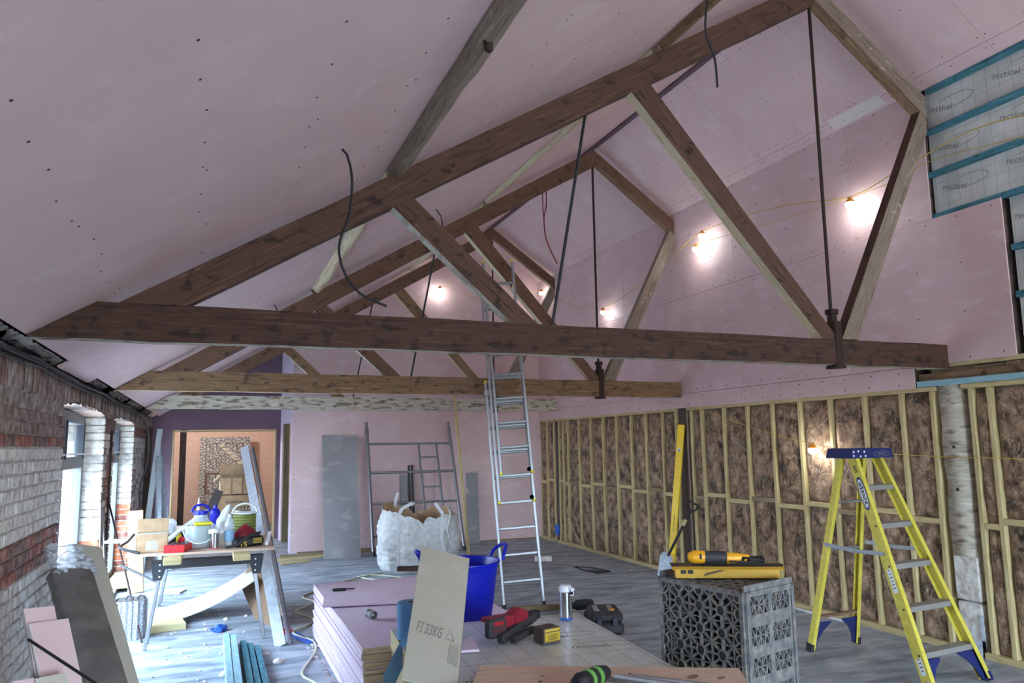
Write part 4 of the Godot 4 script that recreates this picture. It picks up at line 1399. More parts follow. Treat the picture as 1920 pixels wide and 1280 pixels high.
# ---------------------------------------------------------------- cluttered bench under the windows
func bench() -> void:
	var t := thing("trestle_bench", "folding steel trestle bench with a thin ply top near the brick wall", "workbench")
	var b := MB.new()
	b.prism([Vector2(-0.64, -7.33), Vector2(0.56, -7.26), Vector2(0.58, -9.85), Vector2(-0.66, -9.85)], 0.018, Transform3D(Basis(Vector3(1, 0, 0), Vector3(0, 0, 1), Vector3(0, -1, 0)), Vector3(0, 0.812, 0)))
	part("bench_top", b, M.ply, t)
	for x in [-0.27, 0.28]:
		b = MB.new()
		b.bar(Vector3(x, 0.765, -7.12), Vector3(x, 0.765, -9.9), 0.14, 0.055, Vector3.UP, 0.004, ro())
		part("bearer", b, M.pine, t)
	for z in [-7.5, -9.5]:
		b = MB.new()
		b.cbox(Vector3(-0.42, 0.66, z - 0.03), Vector3(0.45, 0.735, z + 0.03), 0.004)
		part("trestle_beam", b, M.charcoal, t)
		for s in [-1.0, 1.0]:
			b = MB.new()
			b.prism([Vector2(-0.07, 0.735), Vector2(0.07, 0.735), Vector2(0.05, 0.57), Vector2(-0.02, 0.57)], 0.08, Transform3D(Basis(Vector3(s, 0, 0), Vector3(0, 1, 0), Vector3(0, 0, s)), Vector3(-0.38 if s < 0 else 0.41, 0, z - 0.04 * s)))
			var bk := part("bracket", b, M.dark_metal, t)
			var bolts := MB.new()
			for y in [0.70, 0.65, 0.60]:
				disc(bolts, Vector3(-0.38 if s < 0 else 0.41, y, z + 0.041), F, 0.008)
			part("bolt_heads", bolts, M.white, bk)
			for e in [-1.0, 1.0]:
				b = MB.new()
				b.bar(Vector3((-0.38 if s < 0 else 0.41), 0.60, z + e * 0.02), Vector3((-0.47 if s < 0 else 0.5), 0.0, z + 0.03 + e * 0.22 if e < 0 else z + 0.06), 0.03, 0.022, Vector3(0, 0, 1), 0.003)
				part("leg", b, M.steel, t)
	for s in [[-0.7, -0.56], [0.44, 0.56]]:
		b = MB.new()
		b.rod(Vector3(-0.40 if s[0] < 0 else 0.42, 0.55, -7.5), Vector3(s[0], 0.72, -7.5), 0.01, 6)
		part("stay", b, M.steel, t)
	var Y := 0.813
	# carton at the front left
	var c := thing("cardboard_box", "open cardboard box with one flap up at the front left of the bench", "cardboard box", Vector3(-0.45, Y, -7.5), 0.03)
	b = MB.new()
	b.cbox(Vector3(-0.125, 0, 0.074), Vector3(0.125, 0.165, 0.08))
	b.cbox(Vector3(-0.125, 0, -0.08), Vector3(0.125, 0.165, -0.074))
	b.cbox(Vector3(-0.125, 0, -0.08), Vector3(-0.119, 0.165, 0.08))
	b.cbox(Vector3(0.119, 0, -0.08), Vector3(0.125, 0.165, 0.08))
	b.cbox(Vector3(-0.125, 0, -0.08), Vector3(0.125, 0.006, 0.08))
	part("carton", b, M.card, c)
	b = MB.new()
	b.bar(Vector3(0.0, 0.165, -0.078), Vector3(0.0, 0.275, -0.09), 0.25, 0.005, F)
	part("flap", b, M.card, c)
	b = MB.new()
	b.cbox(Vector3(-0.126, 0.157, 0.08), Vector3(0.126, 0.169, 0.084))
	b.cbox(Vector3(-0.05, 0.02, 0.08), Vector3(0.05, 0.1, 0.0808))
	part("tape", b, M.buff_board, c)
	# red tray of strips
	c = thing("red_tray", "red plastic tray of silver strip nails tilted on the bench front", "tray", Vector3(-0.235, Y, -7.45), -0.25)
	b = MB.new()
	b.cbox(Vector3(-0.085, 0.0, 0.12), Vector3(0.085, 0.065, 0.13), 0.004)
	b.cbox(Vector3(-0.085, 0.0, -0.15), Vector3(-0.077, 0.06, 0.13), 0.002)
	b.cbox(Vector3(0.077, 0.0, -0.15), Vector3(0.085, 0.06, 0.13), 0.002)
	b.cbox(Vector3(-0.085, 0.0, -0.15), Vector3(0.085, 0.01, 0.13), 0.002)
	part("tray", b, M.red, c)
	for k in 8:
		b = MB.new()
		b.cbox(Vector3(-0.072 + k * 0.0185, 0.02, -0.14), Vector3(-0.062 + k * 0.0185, 0.062, 0.118), 0.001)
		part("nail_strip", b, M.chrome if k % 2 else M.dark_metal, c)
	b = MB.new()
	b.lathe([Vector2(0, 0), Vector2(0.03, 0.005), Vector2(0.034, 0.02), Vector2(0.015, 0.045), Vector2(0, 0.05)], 12, Transform3D(Basis(), Vector3(-0.01, 0.062, -0.1)))
	part("red_handle", b, M.red, c)
	# clear tub with yellow tub in it
	c = thing("clear_bucket", "clear plastic bucket with a white carrying handle on the bench", "bucket", Vector3(-0.07, Y, -7.62))
	b = MB.new()
	b.lathe([Vector2(0.0, 0.004), Vector2(0.11, 0.004), Vector2(0.135, 0.185), Vector2(0.142, 0.19), Vector2(0.142, 0.198), Vector2(0.13, 0.198), Vector2(0.106, 0.008)], 24)
	part("tub", b, M.clear_plastic, c)
	b = MB.new()
	var hp := []
	for k in 11:
		var a := PI * k / 10.0
		hp.append(Vector3(cos(a) * 0.142, 0.18 - sin(a) * 0.13, 0.02 + sin(a) * 0.14))
	b.tube(hp, 0.005, 6)
	part("handle", b, M.white, c)
	c = thing("yellow_tub", "square yellow tub sitting inside the clear bucket", "tub", Vector3(-0.045, Y + 0.01, -7.63), 0.1)
	b = MB.new()
	b.cbox(Vector3(-0.07, 0, -0.055), Vector3(0.07, 0.19, 0.055), 0.008)
	part("tub", b, M.olive, c)
	b = MB.new()
	b.cbox(Vector3(-0.078, 0.19, -0.062), Vector3(0.078, 0.21, 0.062), 0.005)
	part("lid", b, M.lemon, c)
	# steel flask
	c = thing("steel_flask", "small steel drinking flask with a white cap at the bench front edge", "flask", Vector3(0.06, Y, -7.45))
	b = MB.new()
	b.lathe([Vector2(0, 0.002), Vector2(0.037, 0.002), Vector2(0.037, 0.13), Vector2(0.034, 0.14), Vector2(0, 0.14)], 20)
	part("body", b, M.chrome, c)
	b = MB.new()
	b.lathe([Vector2(0.036, 0.138), Vector2(0.042, 0.145), Vector2(0.04, 0.172), Vector2(0.0, 0.175)], 16)
	b.cbox(Vector3(-0.056, 0.13, -0.01), Vector3(-0.035, 0.17, 0.01), 0.004)
	part("cap", b, M.white_plastic, c)
	b = MB.new()
	b.lathe([Vector2(0.038, 0.0), Vector2(0.038, 0.006), Vector2(0.03, 0.006)], 16)
	part("base_ring", b, M.red, c)
	# water bottle
	c = thing("water_bottle", "clear plastic water bottle with a pale blue label on the bench", "bottle", Vector3(0.18, Y, -7.5))
	b = MB.new()
	b.lathe([Vector2(0, 0.004), Vector2(0.036, 0.002), Vector2(0.042, 0.012), Vector2(0.04, 0.05), Vector2(0.042, 0.14), Vector2(0.039, 0.16), Vector2(0.043, 0.19), Vector2(0.036, 0.225), Vector2(0.018, 0.26), Vector2(0.014, 0.275)], 18)
	part("bottle", b, M.clear_plastic, c)
	b = MB.new()
	b.lathe([Vector2(0.0425, 0.055), Vector2(0.0432, 0.06), Vector2(0.0432, 0.14), Vector2(0.0425, 0.145)], 18)
	part("label", b, M.label_blue, c)
	b = MB.new()
	b.lathe([Vector2(0.016, 0.27), Vector2(0.017, 0.29), Vector2(0.0, 0.292)], 12)
	part("cap", b, M.white_plastic, c)
	# jug with blue lid
	c = thing("clear_jug", "clear plastic jar with a blue handled lid in the middle of the bench", "jar", Vector3(-0.07, Y, -8.0))
	b = MB.new()
	b.box(Vector3(0.19, 0.21, 0.16), Transform3D(Basis(), Vector3(0, 0.107, 0)), 0.035)
	b.lathe([Vector2(0.08, 0.20), Vector2(0.06, 0.24), Vector2(0.058, 0.265)], 18)
	part("jar", b, M.clear_plastic, c)
	b = MB.new()
	b.lathe([Vector2(0.065, 0.26), Vector2(0.068, 0.265), Vector2(0.066, 0.295), Vector2(0, 0.298)], 18)
	var hd := []
	for k in 9:
		var a := PI * k / 8.0
		hd.append(Vector3(cos(a) * 0.08, 0.285 + sin(a) * 0.07, 0.02))
	b.tube(hd, 0.011, 8)
	part("lid", b, M.blue_plastic, c)
	c = thing("blue_can", "blue squeeze bottle standing behind the clear jar", "bottle", Vector3(0.06, Y, -8.35))
	b = MB.new()
	b.lathe([Vector2(0, 0), Vector2(0.05, 0.0), Vector2(0.052, 0.24), Vector2(0.045, 0.27), Vector2(0.02, 0.29), Vector2(0.016, 0.32), Vector2(0, 0.32)], 16)
	part("body", b, M.blue_plastic, c)
	# white bag
	var wb := MB.new()
	wb.grid(24, 18, func(u: float, v: float):
		var a := TAU * u
		var r := (0.12 * pow(1.0 - v, 0.6) + 0.01) * (1.0 + 0.35 * fn.get_noise_2d(cos(a) * 3 + v * 2, sin(a) * 3))
		return Vector3(cos(a) * r + v * v * 0.03, v * 0.33, sin(a) * r), 1, 1)
	var wo := solo("plastic_bag", wb, M.bag_fabric, "crumpled white plastic bag between the clear jar and the cable drum", "bag")
	wo.position = Vector3(0.16, Y, -8.2)
	# cable drum
	c = thing("cable_drum", "drum of olive green cable with a white hoop handle on the bench", "cable drum", Vector3(0.33, Y, -8.05))
	b = MB.new()
	for k in 7:
		var ring := []
		for e in 19:
			ring.append(Vector3(cos(TAU * e / 18) * 0.095, 0.06 + k * 0.028, sin(TAU * e / 18) * 0.095))
		b.tube(ring, 0.015, 8, false)
	part("cable_turns", b, M.olive, c)
	b = MB.new()
	b.lathe([Vector2(0, 0), Vector2(0.12, 0.0), Vector2(0.12, 0.04), Vector2(0.06, 0.045), Vector2(0.06, 0.25), Vector2(0.115, 0.25), Vector2(0.115, 0.262), Vector2(0.0, 0.262)], 20)
	part("drum", b, M.white_plastic, c)
	b = MB.new()
	hd = []
	for k in 11:
		var a := PI * k / 10.0
		hd.append(Vector3(cos(a) * 0.115, 0.255 + sin(a) * 0.09, 0.02))
	b.tube(hd, 0.009, 8)
	part("hoop", b, M.white, c)
	# cap, gloves and black bag on the right
	b = MB.new()
	b.grid(20, 10, func(u: float, v: float):
		var a := TAU * u
		var r := 0.1 * cos(v * PI * 0.5) * (1 + 0.2 * fn.get_noise_2d(a, v * 3))
		return Vector3(cos(a) * r * 1.1, v * 0.11, sin(a) * r), 1, 1)
	var kn := solo("work_cap", b, M.dark_red, "dark red and black padded cap lying on the black packet", "cap")
	kn.position = Vector3(0.32, Y + 0.08, -7.6)
	c = thing("black_packet", "black packet with gold lettering at the right end of the bench", "packet", Vector3(0.34, Y, -7.5), 0.12)
	b = MB.new()
	b.box(Vector3(0.26, 0.085, 0.16), Transform3D(Basis.from_euler(Vector3(0, 0, 0.06)), Vector3(0, 0.045, 0)), 0.02)
	part("packet", b, M.black, c)
	lettering("TS", 0.045, M.gold, c, Vector3(-0.05, 0.025, 0.081), Basis.from_euler(Vector3(0, 0, 0.06)))
	b = MB.new()
	for k in 4:
		b.cbox(Vector3(0.035, 0.03 + k * 0.013, 0.0805), Vector3(0.11, 0.037 + k * 0.013, 0.0815))
	part("small_print", b, M.gold, c)
	b = MB.new()
	b.tube([Vector3(-0.2, 0.012, 0.1), Vector3(-0.1, 0.03, 0.12), Vector3(0.0, 0.1, 0.1), Vector3(0.1, 0.12, 0.06)], 0.012, 7)
	part("strap", b, M.charcoal, c)
	# tubes and tools further back
	slab("white_channel", Vector3(-0.36, Y + 0.06, -7.6), Vector3(-0.02, Y + 0.26, -8.5), 0.05, 0.02, Vector3.UP, M.white_plastic, "white plastic channel lying slantwise across the bench clutter", "channel")
	c = thing("sealant_tube", "white sealant cartridge with a pointed nozzle standing on the bench", "sealant tube", Vector3(-0.1, Y, -8.7))
	b = MB.new()
	b.lathe([Vector2(0, 0), Vector2(0.035, 0), Vector2(0.035, 0.24), Vector2(0.02, 0.25), Vector2(0.012, 0.3), Vector2(0.005, 0.38), Vector2(0, 0.38)], 14)
	part("cartridge", b, M.white_plastic, c)
	slab("steel_plate", Vector3(-0.06, Y + 0.005, -8.9), Vector3(0.10, Y + 0.42, -9.25), 0.1, 0.012, F, M.steel, "bent grey steel plate standing up from the bench clutter", "plate")
	c = thing("tape_measure", "black and yellow hand tool lying behind the red tray", "tool", Vector3(-0.24, Y, -7.85), 0.5)
	b = MB.new()
	b.bar(Vector3(-0.12, 0.05, 0), Vector3(0.13, 0.11, -0.05), 0.06, 0.06, Vector3.UP, 0.01)
	part("body", b, M.black, c)
	b = MB.new()
	b.bar(Vector3(-0.05, 0.07, 0.005), Vector3(0.0, 0.08, 0.0), 0.07, 0.07, Vector3.UP, 0.01)
	part("band", b, M.lemon, c)
	c = thing("film_packet", "packet wrapped in pale blue film behind the front cardboard box", "packet", Vector3(-0.44, Y, -8.15), 0.1)
	b = MB.new()
	b.box(Vector3(0.28, 0.17, 0.12), Transform3D(Basis(), Vector3(0, 0.085, 0)), 0.02)
	part("packet", b, M.dark_metal, c)
	b = MB.new()
	b.box(Vector3(0.31, 0.16, 0.15), Transform3D(Basis(), Vector3(0, 0.14, 0)), 0.03)
	part("film", b, M.film, c)
	c = thing("mesh_crate", "small dark green mesh crate in front of the wide printed box", "crate", Vector3(0.30, Y, -9.2))
	b = MB.new()
	for k in 9:
		b.cbox(Vector3(-0.14 + k * 0.034, 0.1, 0.09), Vector3(-0.132 + k * 0.034, 0.24, 0.096))
	for k in 4:
		b.cbox(Vector3(-0.145, 0.1 + k * 0.045, 0.09), Vector3(0.145, 0.107 + k * 0.045, 0.097))
	b.cbox(Vector3(-0.145, 0.0, -0.1), Vector3(0.145, 0.1, 0.09))
	part("crate", b, M.dark_green, c)
	slab("foam_sheets", Vector3(0.28, Y + 0.2, -8.9), Vector3(0.52, Y + 0.16, -9.0), 0.2, 0.03, Vector3.UP, M.white, "folded white foam sheets on the right of the bench", "foam sheet")
	slab("board_offcut", Vector3(-0.84, Y + 0.07, -7.85), Vector3(-0.52, Y + 0.075, -7.75), 0.12, 0.025, Vector3.UP, M.buff_board, "pale board offcut jutting left past the front cardboard box", "offcut")
	b = MB.new()
	b.tube([Vector3(-0.54, Y + 0.01, -7.36), Vector3(-0.66, Y + 0.04, -7.4), Vector3(-0.7, Y + 0.06, -7.44), Vector3(-0.64, Y + 0.1, -7.5), Vector3(-0.6, Y + 0.15, -7.55)], 0.012, 6)
	solo("curled_strap", b, M.charcoal, "dark curled strap hanging off the bench left corner", "strap")
	b = MB.new()
	b.bar(Vector3(0.5, Y + 0.02, -7.4), Vector3(0.54, Y + 0.1, -7.6), 0.03, 0.03, Vector3.UP, 0.004)
	solo("white_tool", b, M.white_plastic, "short white plastic bar at the right front corner of the bench", "bar")
	# steel stud leaning past the bench end
	c = thing("steel_stud", "long galvanised steel stud leaning past the right end of the bench", "steel stud")
	for e in 2:
		b = MB.new()
		var o := Vector3(0.005 + e * 0.105, 0, 0.0)
		if e == 0:
			b.bar(Vector3(0.615, 0.0, -7.1), Vector3(0.375, 1.71, -9.9), 0.10, 0.006, Vector3(-0.35, 0.2, 1), 0.001)
			part("web", b, M.galv, c)
		else:
			b.bar(Vector3(0.695, 0.0, -7.13), Vector3(0.46, 1.71, -9.93), 0.085, 0.006, Vector3(0.75, 0.2, 0.5), 0.001)
			part("flange", b, M.galv, c)
			b = MB.new()
			b.bar(Vector3(0.725, 0.0, -7.18), Vector3(0.485, 1.71, -9.96), 0.012, 0.012, Vector3(0.75, 0.2, 0.5), 0.001)
			part("lip", b, M.steel, c)
	# under the bench
	b = MB.new()
	b.grid(20, 6, func(u: float, v: float):
		var x := lerpf(-0.6, 0.46, u)
		return Vector3(x, 0.012 + 0.34 * u * u + 0.02 * v, lerpf(-8.35, -9.1, v) - 0.12 * u + 0.0), 1, 1)
	b.grid(20, 6, func(u: float, v: float):
		var x := lerpf(-0.6, 0.46, u)
		return Vector3(x, 0.002 + 0.34 * u * u + 0.02 * v, lerpf(-8.35, -9.1, v) - 0.12 * u), 1, 1)
	b.grid(20, 1, func(u: float, v: float):
		return Vector3(lerpf(-0.6, 0.46, u), 0.002 + v * 0.01 + 0.34 * u * u, -8.35 - 0.12 * u), 1, 1)
	solo("bent_sheet", b, M.white, "thin white sheet curling up off the floor under the bench", "sheet")
	slab("brown_board", Vector3(0.62, 0.0, -7.85), Vector3(0.42, 0.36, -9.1), 0.3, 0.02, Vector3(-1, 0.5, 0.4), M.card_dark, "brown board with a pale edge leaning under the bench's right end", "board", "", M.pine)
	slab("insulation_offcut", Vector3(-0.50, 0.03, -8.25), Vector3(-0.19, 0.03, -8.3), 0.34, 0.06, Vector3.UP, M.foam_yellow, "yellow foam insulation offcut lying on the floor below the bench front", "offcut")
	slab("floor_sheet", Vector3(-0.6, 0.01, -10.3), Vector3(-0.25, 0.01, -10.2), 0.25, 0.02, Vector3.UP, M.white, "small white sheet lying on the floor behind the bench legs", "sheet")

const F := Vector3(0, 0, 1)

# ---------------------------------------------------------------- things against the brick wall
func left_corner() -> void:
	var c := thing("foil_roll", "upright roll of corrugated silver foil insulation beside the bench leg", "foil roll", Vector3(-0.63, 0, -8.0))
	var b := MB.new()
	b.grid(72, 3, func(u: float, v: float):
		var a := TAU * u
		var q := Vector2(cos(a), sin(a))
		var s := 0.13 / pow(pow(absf(q.x), 4.0) + pow(absf(q.y), 4.0), 0.25)
		s *= 1.0 + 0.05 * sin(a * 18)
		return Vector3(q.x * s, v * 0.34, q.y * s), 3, 1)
	part("foil_wrap", b, M.foil_bright, c)
	b = MB.new()
	b.cbox(Vector3(-0.12, 0.3, -0.12), Vector3(0.12, 0.335, 0.12), 0.01)
	part("roll_top", b, M.foil_bright, c)
	b = MB.new()
	for k in 2:
		var x := -0.02 + k * 0.1
		b.tube([Vector3(x - 0.03, 0.34, 0.02), Vector3(x - 0.01, 0.37, 0.0), Vector3(x + 0.03, 0.36, 0.02), Vector3(x + 0.03, 0.34, 0.03)], 0.009, 6)
	part("tie_ends", b, M.dark_metal, c)
	b = MB.new()
	b.rod(Vector3(-0.51, 0.0, -7.74), Vector3(-0.985, 1.2, -9.06), 0.009, 8)
	solo("thin_rod", b, M.iron, "thin brown rod leaning from the foil roll up to the brick pier", "rod")
	slab("trim_strip", Vector3(-0.90, 0.0, -8.25), Vector3(-0.985, 1.12, -8.6), 0.045, 0.012, Vector3(1, 0, 0.6), M.chrome, "shiny metal strip leaning on the first brick pier", "trim strip")
	slab("trim_strip", Vector3(-0.86, 0.0, -8.35), Vector3(-0.985, 1.13, -8.72), 0.025, 0.012, Vector3(1, 0, 0.6), M.steel, "narrow dull metal strip leaning on the first brick pier beside the shiny one", "trim strip")
	slab("folded_cardboard", Vector3(-0.78, 0.0, -10.4), Vector3(-0.84, 0.95, -10.6), 0.17, 0.05, F, M.card, "folded brown cardboard standing behind the bench against the pier", "cardboard")
	# wrapped pack and the long board behind it
	c = thing("wrapped_pack", "long dark grey plastic wrapped pack leaning at the left wall with crumpled film", "wrapped pack")
	var A := Vector3(-0.30, 0.03, -4.42)
	var B := Vector3(-0.775, 0.95, -5.44)
	b = MB.new()
	var x := (B - A).normalized()
	var hint := Vector3(0.55, 0.5, 0.67)
	var z := (hint - x * hint.dot(x)).normalized()
	var y := z.cross(x)
	var L := (B - A).length()
	b.grid(48, 24, func(u: float, v: float):
		var a := TAU * v
		var q := Vector2(cos(a), sin(a))
		var s := 1.0 / pow(pow(absf(q.x), 7.0) + pow(absf(q.y), 7.0), 1.0 / 7.0)
		var w := fn.get_noise_3d(u * 7, q.x * 2, q.y * 2) * 0.012 + fn.get_noise_3d(u * 26, q.x * 5, q.y * 5) * 0.004
		return A + x * (u * L) + y * (q.x * s * 0.125 + w) + z * (q.y * s * 0.05 + w), L, 0.5)
	b.box(Vector3(0.004, 0.24, 0.095), Transform3D(Basis(x, y, z), B))
	b.box(Vector3(0.004, 0.24, 0.095), Transform3D(Basis(x, y, z), A))
	part("wrapped_sheets", b, M.dark_wrap, c)
	b = MB.new()
	b.grid(30, 26, func(u: float, v: float):
		var a := TAU * v
		var q := Vector2(cos(a), sin(a))
		var r := 1.0 - 0.25 * u
		var w := fn.get_noise_3d(u * 7, q.x * 3, q.y * 3) * 0.05
		return B + Vector3(0.04, 0, 0.02) + x * (u * 0.28 - 0.02) + y * (q.x * (0.13 * r + w)) + z * (q.y * (0.07 * r + w)) + Vector3(-0.03 * u, -0.03 * u * u, 0), 1, 1)
	part("crumpled_film", b, M.film, c)
	var lb := slab("long_board", Vector3(-0.20, 0.0, -4.35), Vector3(-0.735, 1.07, -5.8), 0.16, 0.03, Vector3(0.55, 0.42, 0.72), M.buff_board, "long buff board leaning behind the wrapped pack, certification mark printed low down", "board", "", M.charcoal)
	var ax := (Vector3(-0.735, 1.07, -5.8) - Vector3(-0.20, 0.0, -4.35)).normalized()
	var nz := (Vector3(0.55, 0.42, 0.72) - ax * ax.dot(Vector3(0.55, 0.42, 0.72))).normalized()
	var at := Vector3(-0.20, 0.0, -4.35) + ax * 0.55 + nz * 0.0155
	lettering("E( C€", 0.035, M.print_dark, lb, at - nz.cross(ax) * 0.02, Basis(-nz.cross(ax), ax, nz))
	# pink offcuts at the very front
	var N := Vector3(0.75, 0.35, 0.56)
	slab("pink_offcut", Vector3(-0.36, 0.0, -3.75), Vector3(-0.66, 0.93, -4.12), 0.2, 0.0125, N, M.pink, "pink plasterboard offcut with a ragged top leaning nearest the wrapped pack", "offcut", "pink offcuts leaning at the front left", M.board_edge)
	slab("pink_offcut", Vector3(-0.41, 0.0, -3.76), Vector3(-0.71, 0.99, -4.15), 0.16, 0.0125, N, M.pink, "taller pink plasterboard offcut leaning behind the ragged one", "offcut", "pink offcuts leaning at the front left", M.grey_board)
	slab("pink_offcut", Vector3(-0.44, 0.0, -3.46), Vector3(-0.69, 0.76, -3.82), 0.1, 0.0125, N, M.pink, "low pink plasterboard offcut at the front left corner, edge on", "offcut", "pink offcuts leaning at the front left", M.board_edge)
	slab("pink_offcut", Vector3(-0.34, 0.0, -3.56), Vector3(-0.60, 0.75, -3.88), 0.14, 0.0125, N, M.buff_board, "buff backed plasterboard offcut in front of the pink ones", "offcut", "pink offcuts leaning at the front left", M.board_edge)
	b = MB.new()
	b.rod(Vector3(-0.70, 0.90, -3.92), Vector3(-0.34, 0.765, -3.48), 0.006, 8)
	solo("black_rod", b, M.cable_black, "shiny black rod lying across the pink offcuts at front left", "rod")

# ---------------------------------------------------------------- stacks in the middle
func middle() -> void:
	# pink plasterboards, one by one
	var side := MB.new()
	side.box(Vector3(1.2, 0.0146, 2.42), Transform3D(), 0.003)
	var ends := MB.new()
	ends.cbox(Vector3(-0.594, -0.0064, 1.2099), Vector3(0.594, 0.0064, 1.2111))
	var bm := mesh_of([[side, M.pink_clean]])
	var em := mesh_of([[ends, M.board_core]])
	for k in 30:
		var top := k == 29
		var b := thing("plasterboard_sheet", "topmost sheet of the stack of pink plasterboards on the floor" if top else "pink plasterboard sheet in the floor stack, %s down from its top" % ORD[28 - k], "plasterboard", Vector3(1.52 + jit(0.01), 0.0075 + k * 0.0152, -6.14 + jit(0.014)), jit(0.003), "" if top else "pink plasterboards stacked on the floor")
		node("board_face", bm, b)
		node("cut_end", em, b)
	var P := MB.new()
	P.prism([Vector2(0.845, -6.22), Vector2(0.965, -6.93), Vector2(1.80, -6.86), Vector2(1.66, -6.06)], 0.0125, Transform3D(Basis(Vector3(1, 0, 0), Vector3(0, 0, 1), Vector3(0, -1, 0)), Vector3(0, 0.4765, 0)))
	solo("loose_sheet", P, M.pink_clean, "loose pink plasterboard cut lying askew on top of the stack", "plasterboard")
	var c := thing("utility_knife", "grey utility knife lying on the loose pink cut", "knife", Vector3(1.09, 0.4775, -6.78), -0.12)
	var b := MB.new()
	b.box(Vector3(0.12, 0.022, 0.028), Transform3D(Basis(), Vector3(-0.03, 0.012, 0)), 0.008)
	part("handle", b, M.dark_metal, c)
	b = MB.new()
	for k in 3:
		b.cbox(Vector3(-0.075 + k * 0.022, 0.02, -0.012), Vector3(-0.063 + k * 0.022, 0.026, 0.012), 0.002)
	part("grip_ribs", b, M.steel, c)
	b = MB.new()
	b.prism([Vector2(0.03, -0.01), Vector2(0.10, 0.0), Vector2(0.085, 0.009), Vector2(0.03, 0.012)], 0.008, Transform3D(Basis(Vector3(1, 0, 0), Vector3(0, 0, 1), Vector3(0, -1, 0)), Vector3(0, 0.018, 0)))
	part("nose", b, M.charcoal, c)
	c = thing("pipe_coupler", "short grey pipe coupler lying on the topmost plasterboard", "pipe fitting", Vector3(1.12, 0.4635, -5.69), 0.25)
	b = MB.new()
	b.lathe([Vector2(0.021, -0.045), Vector2(0.03, -0.045), Vector2(0.03, -0.02), Vector2(0.027, -0.015), Vector2(0.027, 0.015), Vector2(0.03, 0.02), Vector2(0.03, 0.045), Vector2(0.021, 0.045), Vector2(0.021, -0.045)], 18, Transform3D(Basis.from_euler(Vector3(PI / 2, 0, 0.0)), Vector3(0, 0.03, 0)))
	part("sleeve", b, M.frame_grey, c)
	# blue builder's tub
	c = thing("blue_tub", "blue flexible builder's tub with two loop handles standing on the plasterboard stack", "tub", Vector3(1.70, 0.463, -5.34), 0.12)
	b = MB.new()
	var prof := [Vector2(0.0, 0.004), Vector2(0.19, 0.0), Vector2(0.205, 0.015), Vector2(0.225, 0.15), Vector2(0.25, 0.36), Vector2(0.262, 0.40), Vector2(0.272, 0.405), Vector2(0.272, 0.415), Vector2(0.258, 0.413), Vector2(0.244, 0.36), Vector2(0.218, 0.15), Vector2(0.198, 0.02), Vector2(0.0, 0.012)]
	b.lathe(prof, 40)
	part("tub", b, M.blue_plastic, c)
	for s in [-1.0, 1.0]:
		b = MB.new()
		var pts := []
		for k in 13:
			var a := PI * k / 12.0
			pts.append(Vector3(s * (0.262 + 0.07 * sin(a) * sin(a) + 0.015), 0.405 + sin(a) * 0.10, cos(a) * 0.10))
		b.tube(pts, 0.013, 8)
		part("handle", b, M.blue_plastic, c)
	slab("broken_batten", Vector3(1.22, 0.86, -5.3), Vector3(1.46, 0.86, -5.2), 0.03, 0.035, Vector3.UP, M.post_dark, "dark timber stick lying across the tub rim behind the buff offcut", "stick")
	# foil faced foam boards used as a table
	var pc := MB.new()
	pc.box(Vector3(1.25, 0.106, 2.3), Transform3D(), 0.002)
	var pf := MB.new()
	pf.cbox(Vector3(-0.626, 0.053, -1.151), Vector3(0.626, 0.0555, 1.151))
	pf.cbox(Vector3(-0.626, -0.0555, -1.151), Vector3(0.626, -0.053, 1.151))
	var mc := mesh_of([[pc, M.foam_yellow]])
	var mf := mesh_of([[pf, M.foil_print]])
	var top: Node3D
	for k in 5:
		var up := k == 4
		top = thing("foam_board", "topmost foil faced foam board with printed ovals, used as a table" if up else "yellow edged foil faced foam board, %s down in the low stack" % ORD[3 - k], "insulation board", Vector3(1.625 + jit(0.004), 0.058 + k * 0.1125, -3.70 + jit(0.004)), -0.075, "" if up else "foam boards stacked as a table")
		node("foam_core", mc, top)
		node("foil_face", mf, top)
	var ln := MB.new()
	for k in 11:
		ln.cbox(Vector3(-0.6 + k * 0.12, 0.0556, -1.14), Vector3(-0.598 + k * 0.12, 0.0562, 1.14))
	for k in 8:
		ln.cbox(Vector3(-0.62, 0.0556, -1.1 + k * 0.3), Vector3(0.62, 0.0562, -1.098 + k * 0.3))
	part("printed_grid", ln, M.print_pale, top).set_meta("kind", "stuff")
	var bs := Basis(Vector3(0.99, 0, 0.12), Vector3(0.12, 0, -0.99), Vector3(0, 1, 0))
	for p in [Vector3(0.36, 0.0556, -0.35), Vector3(0.22, 0.0556, -0.62), Vector3(0.05, 0.0556, -0.9), Vector3(-0.35, 0.0556, 0.05)]:
		lettering("recticel", 0.045, M.print_pale, top, p + Vector3(0.02, 0, 0.02), bs)
		b = MB.new()
		var arc := []
		for k in 25:
			var a := TAU * k / 24.0 * 0.93 + 0.2
			arc.append(p + bs * Vector3(0.13 + cos(a) * 0.19, 0.025 + sin(a) * 0.05, 0.0))
		b.tube(arc, 0.0016, 4)
		part("printed_oval", b, M.print_pale, top)
	# blue roll with a hanging tail
	c = thing("blue_roll", "blue foam roll standing on the foam boards with a loose end hanging over", "roll", Vector3(1.15, 0.57, -4.60))
	b = MB.new()
	b.lathe([Vector2(0.026, 0.0), Vector2(0.088, 0.0), Vector2(0.09, 0.004), Vector2(0.09, 0.20), Vector2(0.086, 0.204), Vector2(0.026, 0.204), Vector2(0.026, 0.0)], 26)
	part("roll", b, M.slate_blue, c)
	b = MB.new()
	b.lathe([Vector2(0.022, 0.002), Vector2(0.026, 0.002), Vector2(0.026, 0.202), Vector2(0.022, 0.202), Vector2(0.022, 0.002)], 16)
	part("core_tube", b, M.card_dark, c)
	b = MB.new()
